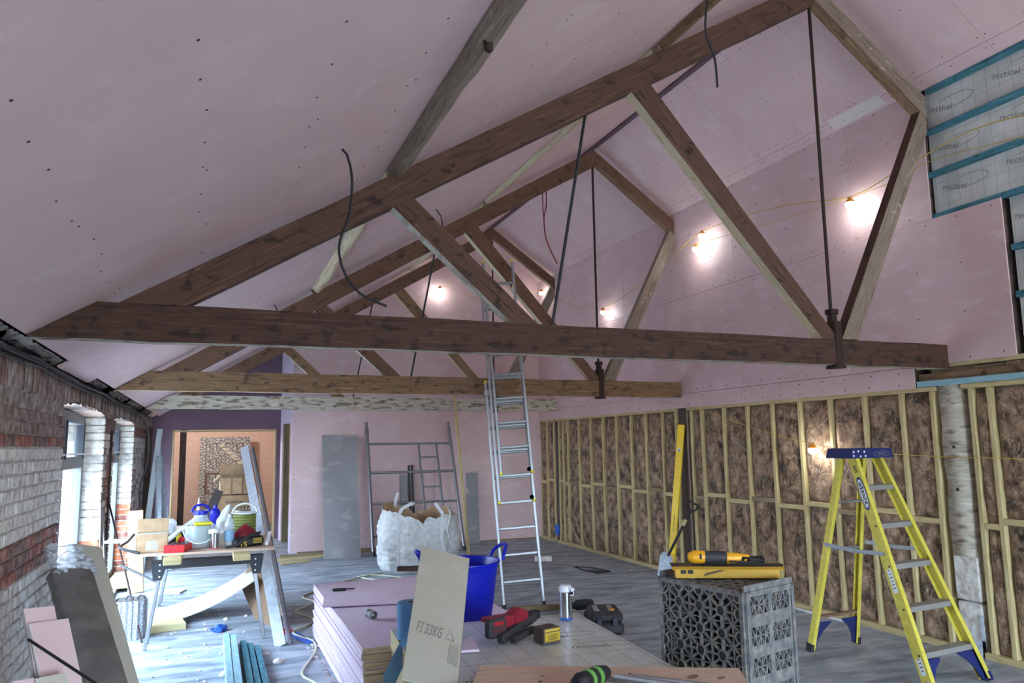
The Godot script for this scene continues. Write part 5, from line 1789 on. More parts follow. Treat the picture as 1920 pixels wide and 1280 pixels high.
	b.grid(14, 8, func(u: float, v: float):
		# sweeps off the roll and hangs over the board edge
		var y := lerpf(0.19, -0.14, u) - v * lerpf(0.17, 0.16, u)
		var p := Vector3(lerpf(0.0, -0.215, u), y, lerpf(0.085, 0.22, u) + v * 0.03)
		return p + Vector3(0, 0, sin(u * 5.0 + v * 2.0) * 0.015), 1, 1)
	part("loose_end", b, M.slate_blue, c)
	# buff offcut leaning on the tub, printed
	var A := Vector3(1.0, 0.578, -3.66)
	var Z := Vector3(1.395, 1.03, -4.72)
	var x := (Z - A).normalized()
	var W := Vector3(1.0, -0.22, 0.1)
	var y := (W - x * x.dot(W)).normalized()
	var n := y.cross(x).normalized()
	if n.z < 0: n = -n
	c = thing("buff_offcut", "buff plasterboard offcut with printed symbols leaning up against the blue tub", "board offcut")
	b = MB.new()
	var L := (Z - A).length()
	b.xf = Transform3D(Basis(y, x, n), (A + Z) * 0.5)
	b.prism([Vector2(-0.135, -L / 2), Vector2(0.135, -L / 2), Vector2(0.155, L / 2), Vector2(-0.155, L / 2)], 0.0125, Transform3D(Basis(), Vector3(0, 0, -0.0125)))
	part("board_face", b, M.buff_board, c)
	b = MB.new()
	b.xf = Transform3D(Basis(y, x, n), (A + Z) * 0.5)
	b.prism([Vector2(0.1352, -L / 2), Vector2(0.137, -L / 2), Vector2(0.157, L / 2), Vector2(0.1552, L / 2)], 0.011, Transform3D(Basis(), Vector3(0, 0, -0.0118)))
	b.prism([Vector2(-0.155, L / 2), Vector2(0.155, L / 2), Vector2(0.155, L / 2 + 0.002), Vector2(-0.155, L / 2 + 0.002)], 0.011, Transform3D(Basis(), Vector3(0, 0, -0.0118)))
	part("paper_edge", b, M.post_dark, c)
	var tb := Basis(y, x, n)
	var o := (A + Z) * 0.5
	lettering("FI 33KG", 0.10, M.print_pale, c, o + tb * Vector3(-0.035, -0.20, 0.0004), tb * Basis.from_euler(Vector3(0, 0, -0.10)) * Basis.from_scale(Vector3(0.28, 0.9, 1)))
	b = MB.new()
	b.xf = Transform3D(tb, o)
	b.tube([Vector3(0.055, -0.24, 0.001), Vector3(0.10, -0.25, 0.001), Vector3(0.075, -0.16, 0.001), Vector3(0.055, -0.24, 0.001)], 0.0018, 4)
	for k in 9:
		b.cbox(Vector3(0.075 + k * 0.006, -0.42 - k * 0.003, 0), Vector3(0.077 + k * 0.006, -0.29 + (k % 3) * 0.012, 0.001))
	part("printed_marks", b, M.print_pale, c)
	# triangle of white board
	b = MB.new()
	b.prism([Vector2(1.25, -4.16), Vector2(1.41, -4.13), Vector2(1.47, -4.44)], 0.0125, Transform3D(Basis(Vector3(1, 0, 0), Vector3(0, 0, 1), Vector3(0, -1, 0)), Vector3(0, 0.5835, 0)))
	solo("triangle_offcut", b, M.pink_clean, "small triangular pale plasterboard offcut beside the red nailer", "offcut")
	# red and black cordless nailer
	c = thing("cordless_nailer", "red and black cordless nailer lying on the printed foam board", "nailer", Vector3(1.60, 0.571, -4.34), 0.35)
	b = MB.new()
	b.box(Vector3(0.13, 0.105, 0.06), Transform3D(Basis(), Vector3(-0.07, 0.085, 0.06)), 0.012)
	part("battery", b, M.charcoal, c)
	b = MB.new()
	for k in 4:
		b.cbox(Vector3(-0.11, 0.05 + k * 0.02, 0.0905), Vector3(-0.03, 0.056 + k * 0.02, 0.092))
	part("battery_print", b, M.dark_red, c)
	b = MB.new()
	b.cbox(Vector3(-0.105, 0.105, 0.0905), Vector3(-0.035, 0.122, 0.092), 0.001)
	part("battery_badge", b, M.red, c)
	b = MB.new()
	b.prism([Vector2(0.0, 0.02), Vector2(0.14, 0.03), Vector2(0.19, 0.09), Vector2(0.17, 0.15), Vector2(0.12, 0.155), Vector2(0.06, 0.135), Vector2(-0.12, 0.14), Vector2(-0.12, 0.115), Vector2(0.0, 0.10)], 0.075, Transform3D(Basis(), Vector3(0, 0, -0.01)))
	part("body", b, M.dark_red, c)
	b = MB.new()
	b.lathe([Vector2(0.0, 0.0), Vector2(0.05, 0.0), Vector2(0.055, 0.01), Vector2(0.055, 0.07), Vector2(0.045, 0.085), Vector2(0, 0.088)], 20, Transform3D(Basis.from_euler(Vector3(PI / 2, 0, 0)), Vector3(0.12, 0.11, -0.01)))
	part("motor_cap", b, M.dark_red, c)
	b = MB.new()
	b.bar(Vector3(-0.08, 0.03, 0.11), Vector3(0.26, 0.095, 0.03), 0.05, 0.05, Vector3.UP, 0.006)
	b.bar(Vector3(-0.02, 0.022, 0.15), Vector3(0.2, 0.04, 0.09), 0.04, 0.035, Vector3.UP, 0.006)
	part("magazine", b, M.charcoal, c)
	b = MB.new()
	b.box(Vector3(0.07, 0.05, 0.05), Transform3D(Basis(), Vector3(0.27, 0.10, 0.02)), 0.008)
	part("nose", b, M.black, c)
	# small card box of fixings
	c = thing("fixings_box", "small dark card box with a yellow label on the printed foam board", "box", Vector3(1.835, 0.571, -4.17), 0.22)
	b = MB.new()
	b.box(Vector3(0.12, 0.085, 0.1), Transform3D(Basis(), Vector3(0, 0.0425, 0)), 0.002)
	part("box", b, M.post_dark, c)
	b = MB.new()
	b.cbox(Vector3(-0.05, 0.012, 0.0502), Vector3(0.055, 0.06, 0.051))
	b.cbox(Vector3(-0.05, 0.066, 0.0502), Vector3(0.055, 0.08, 0.051))
	part("label", b, M.gold, c)
	b = MB.new()
	for k in 4:
		b.cbox(Vector3(-0.03, 0.02 + k * 0.009, 0.0512), Vector3(0.04, 0.023 + k * 0.009, 0.0515))
	part("label_print", b, M.black, c)
	# insulated steel mug
	c = thing("steel_mug", "tall brushed steel travel mug with white flip lid at the board corner", "travel mug", Vector3(2.18, 0.571, -4.64), -0.5)
	b = MB.new()
	b.lathe([Vector2(0, 0.006), Vector2(0.036, 0.006), Vector2(0.041, 0.012), Vector2(0.041, 0.17), Vector2(0.038, 0.175), Vector2(0, 0.175)], 26)
	part("body", b, M.chrome, c)
	b = MB.new()
	b.lathe([Vector2(0.0, 0.0), Vector2(0.0405, 0.0), Vector2(0.0405, 0.008), Vector2(0.03, 0.008)], 22)
	part("base_ring", b, M.blue, c)
	b = MB.new()
	b.lathe([Vector2(0.039, 0.17), Vector2(0.043, 0.175), Vector2(0.043, 0.20), Vector2(0.035, 0.212), Vector2(0.0, 0.216)], 24)
	b.bar(Vector3(0.02, 0.206, 0.02), Vector3(0.055, 0.19, 0.045), 0.03, 0.012, Vector3.UP, 0.004)
	b.bar(Vector3(0.048, 0.19, 0.04), Vector3(0.044, 0.15, 0.036), 0.026, 0.01, Vector3(1, 0, 1), 0.004)
	part("lid", b, M.white_plastic, c)
	b = MB.new()
	b.bar(Vector3(0.043, 0.185, 0.040), Vector3(0.041, 0.155, 0.038), 0.02, 0.018, Vector3(1, 0, 1), 0.006)
	part("button", b, M.black, c)
	# plywood sheet at the front edge
	b = MB.new()
	b.prism([Vector2(1.31, -3.82), Vector2(2.455, -3.245), Vector2(1.90, -2.15), Vector2(0.76, -2.72)], 0.018, Transform3D(Basis(Vector3(1, 0, 0), Vector3(0, 0, 1), Vector3(0, -1, 0)), Vector3(0, 0.5895, 0)))
	var ply := solo("plywood_sheet", b, M.ply, "knotty plywood sheet lying on the foam boards at the bottom edge", "plywood")
	for q in [[1.66, -3.42, 0.032], [1.80, -3.40, 0.026], [2.17, -3.22, 0.03], [2.28, -3.15, 0.022], [1.48, -3.45, 0.012], [1.52, -3.52, 0.009], [1.92, -3.38, 0.01], [2.08, -3.2, 0.009]]:
		b = MB.new()
		b.lathe([Vector2(0, 0.0012), Vector2(q[2] * 0.5, 0.0012), Vector2(q[2], 0.0008), Vector2(q[2], 0.0)], 14, Transform3D(Basis.from_euler(Vector3(0, 0.4, 0)) * Basis.from_scale(Vector3(1.3, 1, 0.7)), Vector3(q[0], 0.5896, q[1])))
		part("knot", b, M.post_dark if q[2] < 0.02 else M.card_dark, ply)
	# grey trims and a green tool on the ply
	for k in 4:
		var t := slab("trim_length", Vector3(1.77 + k * 0.035, 0.6 + k % 2 * 0.012, -3.29 + k * 0.02 - 0.05), Vector3(2.12 + k * 0.04, 0.6 + k % 2 * 0.012, -2.86 - k * 0.01), 0.032, 0.016, Vector3.UP, [M.steel, M.grey_board, M.buff_board, M.grey_board][k], ["outer grey", "second", "third pale", "innermost grey"][k] + " trim length in the bundle on the plywood", "trim")
		if k == 2:
			var d := Vector3(0.43, 0, 0.40).normalized()
			lettering("SENCE", 0.018, M.black, t, Vector3(1.90, 0.6085, -3.22), Basis(d, Vector3(d.z, 0, -d.x), Vector3(0, 1, 0)))
	c = thing("green_tool", "black tool with a green grip lying at the bottom edge of the plywood", "tool", Vector3(1.66, 0.59, -3.27), 0.5)
	b = MB.new()
	b.lathe([Vector2(0, -0.12), Vector2(0.03, -0.115), Vector2(0.042, -0.06), Vector2(0.038, 0.03), Vector2(0.045, 0.09), Vector2(0.03, 0.13), Vector2(0, 0.135)], 16, Transform3D(Basis.from_euler(Vector3(0, 0, PI / 2)), Vector3(0, 0.042, 0.0)))
	part("body", b, M.black, c)
	for x0 in [-0.03, 0.03]:
		b = MB.new()
		b.lathe([Vector2(0.041, -0.012), Vector2(0.0455, -0.01), Vector2(0.0455, 0.01), Vector2(0.041, 0.012)], 16, Transform3D(Basis.from_euler(Vector3(0, 0, PI / 2)), Vector3(x0, 0.042, 0.0)))
		part("grip_ring", b, M.green, c)
	b = MB.new()
	b.box(Vector3(0.09, 0.05, 0.09), Transform3D(Basis(), Vector3(-0.17, 0.027, 0.02)), 0.02)
	part("pad", b, M.black, c)
	# cases on the floor behind
	c = thing("tool_case", "black tool case with pale catches on the floor behind the foam boards", "tool case", Vector3(3.40, 0, -6.42), -0.35)
	b = MB.new()
	b.box(Vector3(0.30, 0.10, 0.40), Transform3D(Basis(), Vector3(0, 0.055, 0)), 0.02)
	b.box(Vector3(0.29, 0.09, 0.39), Transform3D(Basis(), Vector3(0, 0.15, 0)), 0.025)
	part("shell", b, M.charcoal, c)
	b = MB.new()
	for x0 in [-0.08, 0.05]:
		b.box(Vector3(0.05, 0.012, 0.2), Transform3D(Basis(), Vector3(x0, 0.2, 0.02)), 0.004)
	part("label_strip", b, M.grey_board, c)
	b = MB.new()
	for x0 in [-0.07, 0.07]:
		b = MB.new()
		b.box(Vector3(0.05, 0.07, 0.02), Transform3D(Basis(), Vector3(x0, 0.12, 0.205)), 0.005)
		part("catch", b, M.dark_metal, c)
	b = MB.new()
	b.box(Vector3(0.04, 0.014, 0.05), Transform3D(Basis(), Vector3(0.06, 0.205, 0.1)), 0.004)
	part("orange_tab", b, M.lamp_cap, c)
	c = thing("cordless_drill", "dark cordless drill lying on the floor between mug and tool case", "drill", Vector3(3.46, 0, -6.98), 0.1)
	b = MB.new()
	b.lathe([Vector2(0, -0.12), Vector2(0.04, -0.11), Vector2(0.05, -0.05), Vector2(0.05, 0.06), Vector2(0.03, 0.1), Vector2(0.022, 0.16), Vector2(0, 0.165)], 14, Transform3D(Basis.from_euler(Vector3(0, 0, PI / 2)), Vector3(0, 0.12, 0)))
	part("motor", b, M.dark_green, c)
	b = MB.new()
	b.bar(Vector3(0.08, 0.12, 0), Vector3(0.1, 0.03, 0.03), 0.045, 0.05, Vector3(1, 0, 0), 0.01)
	b.box(Vector3(0.13, 0.055, 0.08), Transform3D(Basis(), Vector3(0.08, 0.028, 0.03)), 0.01)
	part("grip", b, M.charcoal, c)

# ---------------------------------------------------------------- ladders
func ladders() -> void:
	var t := thing("extension_ladder", "three section aluminium extension ladder propped up to the middle truss", "ladder")
	var o := Vector3(3.108, 0.0, -7.636)
	var lat := Vector3(0.967, 0, 0.254).normalized()
	var up := Vector3(-0.022, 1.0, -0.155).normalized()
	lat = (lat - up * lat.dot(up)).normalized()
	var nr := lat.cross(up).normalized()
	if nr.z < 0: nr = -nr
	var secs := [[0.21, 0.0, 2.42, 0.0, 0.0], [0.19, 1.10, 3.53, 0.045, 0.02], [0.17, 1.40, 3.83, 0.09, 0.04]]
	for s in secs:
		var hw: float = s[0]
		for e in [-1.0, 1.0]:
			var b := MB.new()
			var p: Vector3 = o + lat * (e * hw + s[4]) + nr * s[3]
			b.bar(p + up * s[1], p + up * s[2], 0.058, 0.026, lat, 0.003)
			var stile := part("stile", b, M.aluminium, t)
			b = MB.new()
			b.bar(p + up * (s[2] - 0.005), p + up * (s[2] + 0.03), 0.062, 0.03, lat, 0.01)
			if s[1] > 0: b.bar(p + up * (s[1] - 0.03), p + up * (s[1] + 0.01), 0.062, 0.03, lat, 0.01)
			part("end_cap", b, M.lemon, stile)
			b = MB.new()
			var yh: float = s[1] + 0.27
			while yh < s[2] - 0.05:
				b.rod(p + up * yh - lat * e * -0.0128, p + up * yh + lat * e * 0.0142, 0.009, 8)
				yh += 0.272
			part("rung_end", b, M.dark_metal, stile)
		var y: float = s[1] + 0.27
		while y < s[2] - 0.05:
			var b := MB.new()
			var c: Vector3 = o + up * y + nr * s[3] + lat * s[4]
			b.bar(c - lat * (hw - 0.012), c + lat * (hw - 0.012), 0.03, 0.03, nr, 0.006)
			part("rung", b, M.aluminium, t)
			y += 0.272
	for q in [[1, 1.42], [1, 1.12]]:
		var b := MB.new()
		b.lathe([Vector2(0, 0), Vector2(0.022, 0.0), Vector2(0.022, 0.03), Vector2(0, 0.03)], 12, Transform3D(Basis(lat, nr, up), o + lat * 0.18 + up * q[1] + nr * 0.07))
		part("guide_wheel", b, M.dark_metal, t)
	var b1 := MB.new()
	b1.bar(o + up * 2.30 - lat * 0.235 + nr * 0.02, o + up * 2.30 - lat * 0.15 + nr * 0.02, 0.06, 0.1, nr, 0.004)
	part("guide_bracket", b1, M.aluminium, t)
	for e in [-1.0, 1.0]:
		var b := MB.new()
		b.bar(o + lat * e * 0.21, o + lat * e * 0.21 + up * 0.05, 0.066, 0.034, lat, 0.006)
		part("foot", b, M.charcoal, t)
	slab("foot_batten", Vector3(2.93, 0.03, -7.45), Vector3(3.5, 0.03, -7.38), 0.06, 0.05, Vector3.UP, M.pine_dull, "timber batten on the floor against the aluminium ladder feet", "batten")
	# yellow stepladder
	t = thing("stepladder", "yellow fibreglass stepladder with a dark blue top cap before the stud wall", "stepladder")
	var X := Vector3(1, 0, 0)
	var fl := [Vector3(4.53, 0.012, -3.96), Vector3(4.722, 1.56, -4.68)]
	var fr := [Vector3(5.14, 0.012, -4.01), Vector3(5.04, 1.56, -4.72)]
	var rl := [Vector3(4.57, 0.012, -5.11), Vector3(4.725, 1.56, -4.80)]
	var rr := [Vector3(5.10, 0.012, -5.14), Vector3(5.02, 1.56, -4.84)]
	for q in [[fl, 0.085, -1.0], [fr, 0.085, 1.0], [rl, 0.055, -1.0], [rr, 0.055, 1.0]]:
		var b := MB.new()
		var a: Vector3 = q[0][0]
		var z: Vector3 = q[0][1]
		var s: float = q[2]
		b.bar(a, z, q[1], 0.006, X, 0.001)
		var rail := part("rail", b, M.grp_yellow, t)
		var d := (z - a).normalized()
		var w := (X - d * X.dot(d)).normalized().cross(d)
		for e in [-1.0, 1.0]:
			b = MB.new()
			var sh: Vector3 = w * e * (q[1] * 0.5 - 0.003) - X * s * 0.016
			b.bar(a + sh, z + sh, 0.006, 0.032, X, 0.001)
			part("rail_flange", b, M.grp_yellow, rail)
		b = MB.new()
		b.bar(a - Vector3(0, 0.012, 0), a + d * 0.05, q[1] + 0.012, 0.03, X, 0.004)
		part("foot", b, M.charcoal if q[1] < 0.06 else M.navy, rail)
	# treads
	for k in 5:
		var y := 0.235 + k * 0.275
		var f := y / 1.55
		var a: Vector3 = fl[0].lerp(fl[1], f) + Vector3(0.006, 0, 0)
		var z: Vector3 = fr[0].lerp(fr[1], f) - Vector3(0.006, 0, 0)
		a.y = y
		z.y = y
		var b := MB.new()
		b.bar(a, z, 0.088, 0.006, Vector3.UP, 0.001)
		b.bar(a + Vector3(0, -0.016, 0.042), z + Vector3(0, -0.016, 0.042), 0.006, 0.036, Vector3.UP, 0.001)
		b.bar(a + Vector3(0, -0.016, -0.042), z + Vector3(0, -0.016, -0.042), 0.006, 0.036, Vector3.UP, 0.001)
		var tread := part("tread", b, M.tread, t)
		b = MB.new()
		for e in [a, z]:
			b.rod(e + Vector3(-0.02, -0.012, 0.03), e + Vector3(0.02, -0.012, 0.03), 0.007, 6)
		part("rivet", b, M.dark_metal, tread)
	for y in [0.26, 0.80, 1.18]:
		var f: float = y / 1.55
		var b := MB.new()
		b.bar(rl[0].lerp(rl[1], f), rr[0].lerp(rr[1], f), 0.045 if y < 0.5 else 0.03, 0.02, Vector3.UP, 0.003)
		part("rear_bar", b, M.oak_mid if y < 0.5 else M.frame_grey, t)
	# blue corner plates
	for q in [[fl, 1.0, 0.19], [fr, -1.0, 0.19], [rl, 1.0, 0.21], [rr, -1.0, 0.21]]:
		var b := MB.new()
		var s: float = q[1]
		var base: Vector3 = q[0][0]
		var h: float = q[2]
		var pl := [Vector2(0, 0), Vector2(0.05, 0), Vector2(0.065, h * 0.35), Vector2(0.10, h * 0.65), Vector2(0.16, h * 0.9), Vector2(0.17, h), Vector2(0.0, h)]
		var d: Vector3 = (q[0][1] - q[0][0]).normalized()
		b.prism(pl, 0.012, Transform3D(Basis(Vector3(s, 0, 0), d, Vector3(0, 0, 1)), base + Vector3(s * 0.006, 0.01, 0.0)))
		part("corner_plate", b, M.navy, t)
	# spreaders
	for q in [[rl, fl, -0.006], [rr, fr, 0.006]]:
		var b := MB.new()
		var a: Vector3 = q[0][0].lerp(q[0][1], 0.545) + Vector3(q[2], 0, 0)
		var z: Vector3 = q[1][0].lerp(q[1][1], 0.545) + Vector3(q[2], 0, 0)
		var m := (a + z) * 0.5 - Vector3(0, 0.012, 0)
		b.bar(a, m, 0.03, 0.005, X, 0.001)
		b.bar(m, z, 0.03, 0.005, X, 0.001)
		for p in [a, m, z]:
			b.rod(p - X * 0.006, p + X * 0.006, 0.014, 10)
		part("spreader", b, M.steel, t)
	# cap
	var cap := MB.new()
	var pl2 := [Vector2(-0.225, 0), Vector2(0.225, 0), Vector2(0.205, 0.078), Vector2(-0.2, 0.078)]
	cap.prism(pl2, 0.26, Transform3D(Basis(), Vector3(4.885, 1.545, -4.885)))
	part("top_cap", cap, M.navy, t)
	var holes := MB.new()
	for q in [[-0.19, 0.05], [-0.14, 0.055], [-0.08, 0.05], [-0.19, 0.02], [-0.12, 0.015], [-0.07, 0.018]]:
		holes.lathe([Vector2(0, 0.002), Vector2(0.008, 0.002), Vector2(0.009, 0)], 10, Transform3D(Basis(Vector3(1, 0, 0), Vector3(0, 0, 1), Vector3(0, -1, 0)), Vector3(4.885 + q[0], 1.545 + q[1], -4.6248)))
	part("cap_hole", holes, M.white, t.get_node("top_cap"))
	var ov := func(c: Vector3, u: Vector3, w: Vector3, ru: float, rw: float, mt: Material, called: String, lift: float):
		var b := MB.new()
		var nn := u.cross(w).normalized()
		var pts := []
		for k in 20:
			var a := TAU * k / 20.0
			pts.append(Vector2(signf(cos(a)) * (1.0 - pow(1.0 - absf(cos(a)), 1.2)) * ru, sin(a) * rw))
		b.prism(pts, 0.0012, Transform3D(Basis(u, w, nn), c + nn * lift))
		part(called, b, mt, t)
	# badge on the cap
	ov.call(Vector3(4.985, 1.578, -4.6248), X, Vector3.UP, 0.085, 0.022, M.frame_grey, "cap_badge", 0.0)
	ov.call(Vector3(4.985, 1.578, -4.6248), X, Vector3.UP, 0.078, 0.018, M.navy, "cap_badge", 0.0008)
	lettering("WERNER", 0.016, M.frame_grey, t, Vector3(4.985, 1.578, -4.6226), Basis())
	# badge and stickers on the left front rail, read down the rail
	var d2: Vector3 = (fl[1] - fl[0]).normalized()
	var out := Vector3(-1, 0, 0)
	out = (out - d2 * d2.dot(out)).normalized()
	var ub := -d2
	var wv := out.cross(ub).normalized()
	var at := func(y: float) -> Vector3: return fl[0].lerp(fl[1], y / 1.55) + out * 0.0032
	ov.call(at.call(1.27), ub, wv, 0.135, 0.036, M.navy, "rail_badge", 0.0)
	ov.call(at.call(1.27), ub, wv, 0.115, 0.028, M.white, "rail_badge", 0.0008)
	lettering("WERNER", 0.032, M.black, t, at.call(1.27) + out * 0.002, Basis(ub, wv, out))
	lettering("S51", 0.028, M.print_dark, t, at.call(1.45) + out * 0.0005, Basis(ub, wv, out))
	for q in [[0.665, 0.085, 0.02], [0.14, 0.055, 0.022], [0.03, 0.03, 0.022]]:
		var b := MB.new()
		b.box(Vector3(q[1] * 2, q[2] * 2, 0.001), Transform3D(Basis(ub, wv, out), at.call(q[0])))
		part("sticker", b, M.white, t)
		b = MB.new()
		var n := int(q[1] * 80)
		for k in n:
			b.box(Vector3(0.006, q[2] * (0.7 + 0.6 * ((k * 7) % 3) * 0.5), 0.001), Transform3D(Basis(ub, wv, out), at.call(q[0]) + ub * (-q[1] * 0.9 + k * q[1] * 1.8 / n) + out * 0.0008))
		part("sticker_print", b, M.print_dark, t)

# ---------------------------------------------------------------- lattice crate and what lies on it
func front_right() -> void:
	var c := thing("lattice_crate", "dusty dark plastic lattice drainage crate standing on end beside the foam boards", "crate")
	var O := Vector3(2.47, 0, -3.95)
	var U := Vector3(0.12, 0, 0.60)
	var W := Vector3(0.39, 0, -0.20)
	W = (W - U * W.dot(U) / U.length_squared() * 0.75)
	var H := 0.92
	var lattice := func(o: Vector3, u: Vector3, name_: String, cols: int, bands: bool):
		var w := u.length()
		var x := u.normalized()
		var n := x.cross(Vector3.UP).normalized()
		var b := MB.new()
		b.xf = Transform3D(Basis(x, Vector3.UP, n), o)
		var rows := 8
		var cw := w / cols
		var rh := H / rows
		var t := 0.012
		var bar2 := func(p: Vector2, q: Vector2, th: float, dep: float):
			b.bar(Vector3(p.x, p.y, 0), Vector3(q.x, q.y, 0), th, dep, Vector3(0, 0, 1))
		# outer frame
		for q in [[Vector2(0, 0.012), Vector2(w, 0.012)], [Vector2(0, H - 0.012), Vector2(w, H - 0.012)], [Vector2(0.012, 0), Vector2(0.012, H)], [Vector2(w - 0.012, 0), Vector2(w - 0.012, H)]]:
			bar2.call(q[0], q[1], 0.024, 0.03)
		if bands:
			for r in 7:
				bar2.call(Vector2(0, r * H / 6.0), Vector2(w, r * H / 6.0), 0.062, 0.012)
			bar2.call(Vector2(w * 0.5, 0), Vector2(w * 0.5, H), 0.035, 0.014)
			bar2.call(Vector2(0.02, 0), Vector2(0.02, H), 0.045, 0.014)
			bar2.call(Vector2(w - 0.02, 0), Vector2(w - 0.02, H), 0.045, 0.014)
			for r in 6:
				var y0 := r * H / 6.0 + 0.031
				var y1 := (r + 1) * H / 6.0 - 0.031
				for h in [[0.045, w * 0.5 - 0.018], [w * 0.5 + 0.018, w - 0.045]]:
					var hw: float = (h[1] - h[0])
					for k in 3:
						bar2.call(Vector2(h[0] + hw * (k + 1) / 4.0, y0), Vector2(h[0] + hw * (k + 1) / 4.0, y1), 0.006, 0.012)
						bar2.call(Vector2(h[0] + hw * k / 3.0, y0), Vector2(h[0] + hw * (k + 1) / 3.0, y1), 0.007, 0.012)
						bar2.call(Vector2(h[0] + hw * (k + 1) / 3.0, y0), Vector2(h[0] + hw * k / 3.0, y1), 0.007, 0.012)
					bar2.call(Vector2(h[0], (y0 + y1) / 2), Vector2(h[1], (y0 + y1) / 2), 0.006, 0.012)
		else:
			for r in range(1, rows):
				bar2.call(Vector2(0, r * rh), Vector2(w, r * rh), 0.012, 0.02)
				bar2.call(Vector2(0, (r - 0.5) * rh), Vector2(w, (r - 0.5) * rh), 0.005, 0.02)
			for k in range(1, cols):
				bar2.call(Vector2(k * cw, 0), Vector2(k * cw, H), 0.014, 0.02)
			for k in cols:
				bar2.call(Vector2((k + 0.5) * cw, 0), Vector2((k + 0.5) * cw, H), 0.006, 0.02)
			for r in rows:
				for k in cols:
					var m := Vector2((k + 0.5) * cw, (r + 0.5) * rh)
					for s in [Vector2(1, 1), Vector2(1, -1)]:
						var d: Vector2 = Vector2(cw * 0.5, rh * 0.5) * s * 0.8
						bar2.call(m - d, m + d, 0.011, 0.018)
			# ring sockets at the nodes, half rings along the edges
			var holes := MB.new()
			holes.xf = b.xf
			for r in rows + 1:
				for k in cols + 1:
					var p := Vector3(k * cw, r * rh, 0)
					if k == 0: p.x += 0.03
					if k == cols: p.x -= 0.03
					if r == 0: p.y += 0.03
					if r == rows: p.y -= 0.03
					var rt := Transform3D(Basis(Vector3(1, 0, 0), Vector3(0, 0, 1), Vector3(0, -1, 0)), p)
					b.lathe([Vector2(0.024, 0.0), Vector2(0.024, 0.014), Vector2(0.032, 0.014), Vector2(0.032, -0.02)], 16, rt)
					holes.lathe([Vector2(0.0, 0.0112), Vector2(0.0242, 0.0112), Vector2(0.0242, 0.004)], 14, rt)  # black discs paint the shade in the hollow of each ring
			part("ring_shade", holes, M.black, c).set_meta("kind", "stuff")
		part(name_, b, M.crate_plastic, c)
	lattice.call(O, U, "lattice_face", 4, false)
	lattice.call(O + U, W, "banded_face", 4, true)
	lattice.call(O + U + W, -U, "lattice_face", 4, false)
	lattice.call(O + W, -W, "banded_face", 4, true)
	var b := MB.new()
	b.xf = Transform3D(Basis(U.normalized(), Vector3.UP, W.normalized()), O)
	for y in [0.01, 0.91]:
		b = MB.new()
		b.xf = Transform3D(Basis(U.normalized(), Vector3.UP, W.normalized()), O)
		for k in 9:
			b.bar(Vector3(U.length() * k / 8.0, y, 0), Vector3(U.length() * k / 8.0, y, W.length()), 0.018, 0.016, Vector3.UP)
		for k in 7:
			b.bar(Vector3(0, y, W.length() * k / 6.0), Vector3(U.length(), y, W.length() * k / 6.0), 0.018, 0.016, Vector3.UP)
		for k in 4:
			b.bar(Vector3(U.length() * k / 4.0, y, 0), Vector3(U.length() * (k + 1) / 4.0, y, W.length()), 0.016, 0.012, Vector3.UP)
			b.bar(Vector3(U.length() * (k + 1) / 4.0, y, 0), Vector3(U.length() * k / 4.0, y, W.length()), 0.016, 0.012, Vector3.UP)
		part("end_grid", b, M.crate_plastic, c)
	b = MB.new()
	b.xf = Transform3D(Basis(U.normalized(), Vector3.UP, W.normalized()), O)
	for i in 3:
		for k in 2:
			b.rod(Vector3(U.length() * (i + 1) / 4.0, 0.02, W.length() * (k + 1) / 3.0), Vector3(U.length() * (i + 1) / 4.0, 0.9, W.length() * (k + 1) / 3.0), 0.018, 8)
	for k in 5:
		b.bar(Vector3(0.02, 0.12 + k * 0.17, W.length() * 0.5), Vector3(U.length() - 0.02, 0.12 + k * 0.17, W.length() * 0.5), 0.02, W.length() * 0.7, Vector3(0, 0, 1))
	part("inner_columns", b, M.black, c).set_meta("kind", "stuff")  # coloured black to paint the shade inside the crate
	# long yellow carton
	c = thing("yellow_carton", "long yellow and black tool carton with open lid flap lying on the lattice crate", "carton", Vector3(2.775, 0.926, -3.74), -0.48)
	b = MB.new()
	b.cbox(Vector3(-0.29, 0, -0.055), Vector3(0.29, 0.062, 0.055), 0.002)
	part("carton", b, M.box_yellow, c)
	b = MB.new()
	b.cbox(Vector3(-0.31, 0.062, -0.075), Vector3(0.32, 0.068, 0.045), 0.001)
	b.bar(Vector3(0.0, 0.064, 0.045), Vector3(0.0, 0.052, 0.085), 0.62, 0.004, Vector3.UP)
	var lid := part("lid", b, M.box_yellow, c)
	b = MB.new()
	b.cbox(Vector3(-0.31, 0.0682, -0.05), Vector3(0.32, 0.0692, 0.04))
	b.bar(Vector3(0.0, 0.0686, 0.04), Vector3(0.0, 0.066, 0.052), 0.62, 0.0025, Vector3.UP)
	part("black_band", b, M.black, lid)
	lettering("DEWALT", 0.014, M.tool_yellow, c, Vector3(-0.23, 0.0695, 0.03), Basis(Vector3(1, 0, 0), Vector3(0, 0, -1), Vector3(0, 1, 0)))
	b = MB.new()
	for k in 12:
		b.bar(Vector3(-0.13 + k * 0.011, 0.012 + k * 0.003, 0.0553), Vector3(-0.115 + k * 0.011, 0.03 + k * 0.0025, 0.0553), 0.005, 0.001, Vector3(0, 0, 1))
	for x in [-0.26, -0.22]:
		b.cbox(Vector3(x, 0.025, 0.055), Vector3(x + 0.03, 0.05, 0.0562))
	part("carton_print", b, M.black, c)
	# yellow multi tool
	c = thing("multi_tool", "yellow and black corded multi tool lying on the long yellow carton", "multi tool", Vector3(2.77, 0.997, -3.74), -0.46)
	b = MB.new()
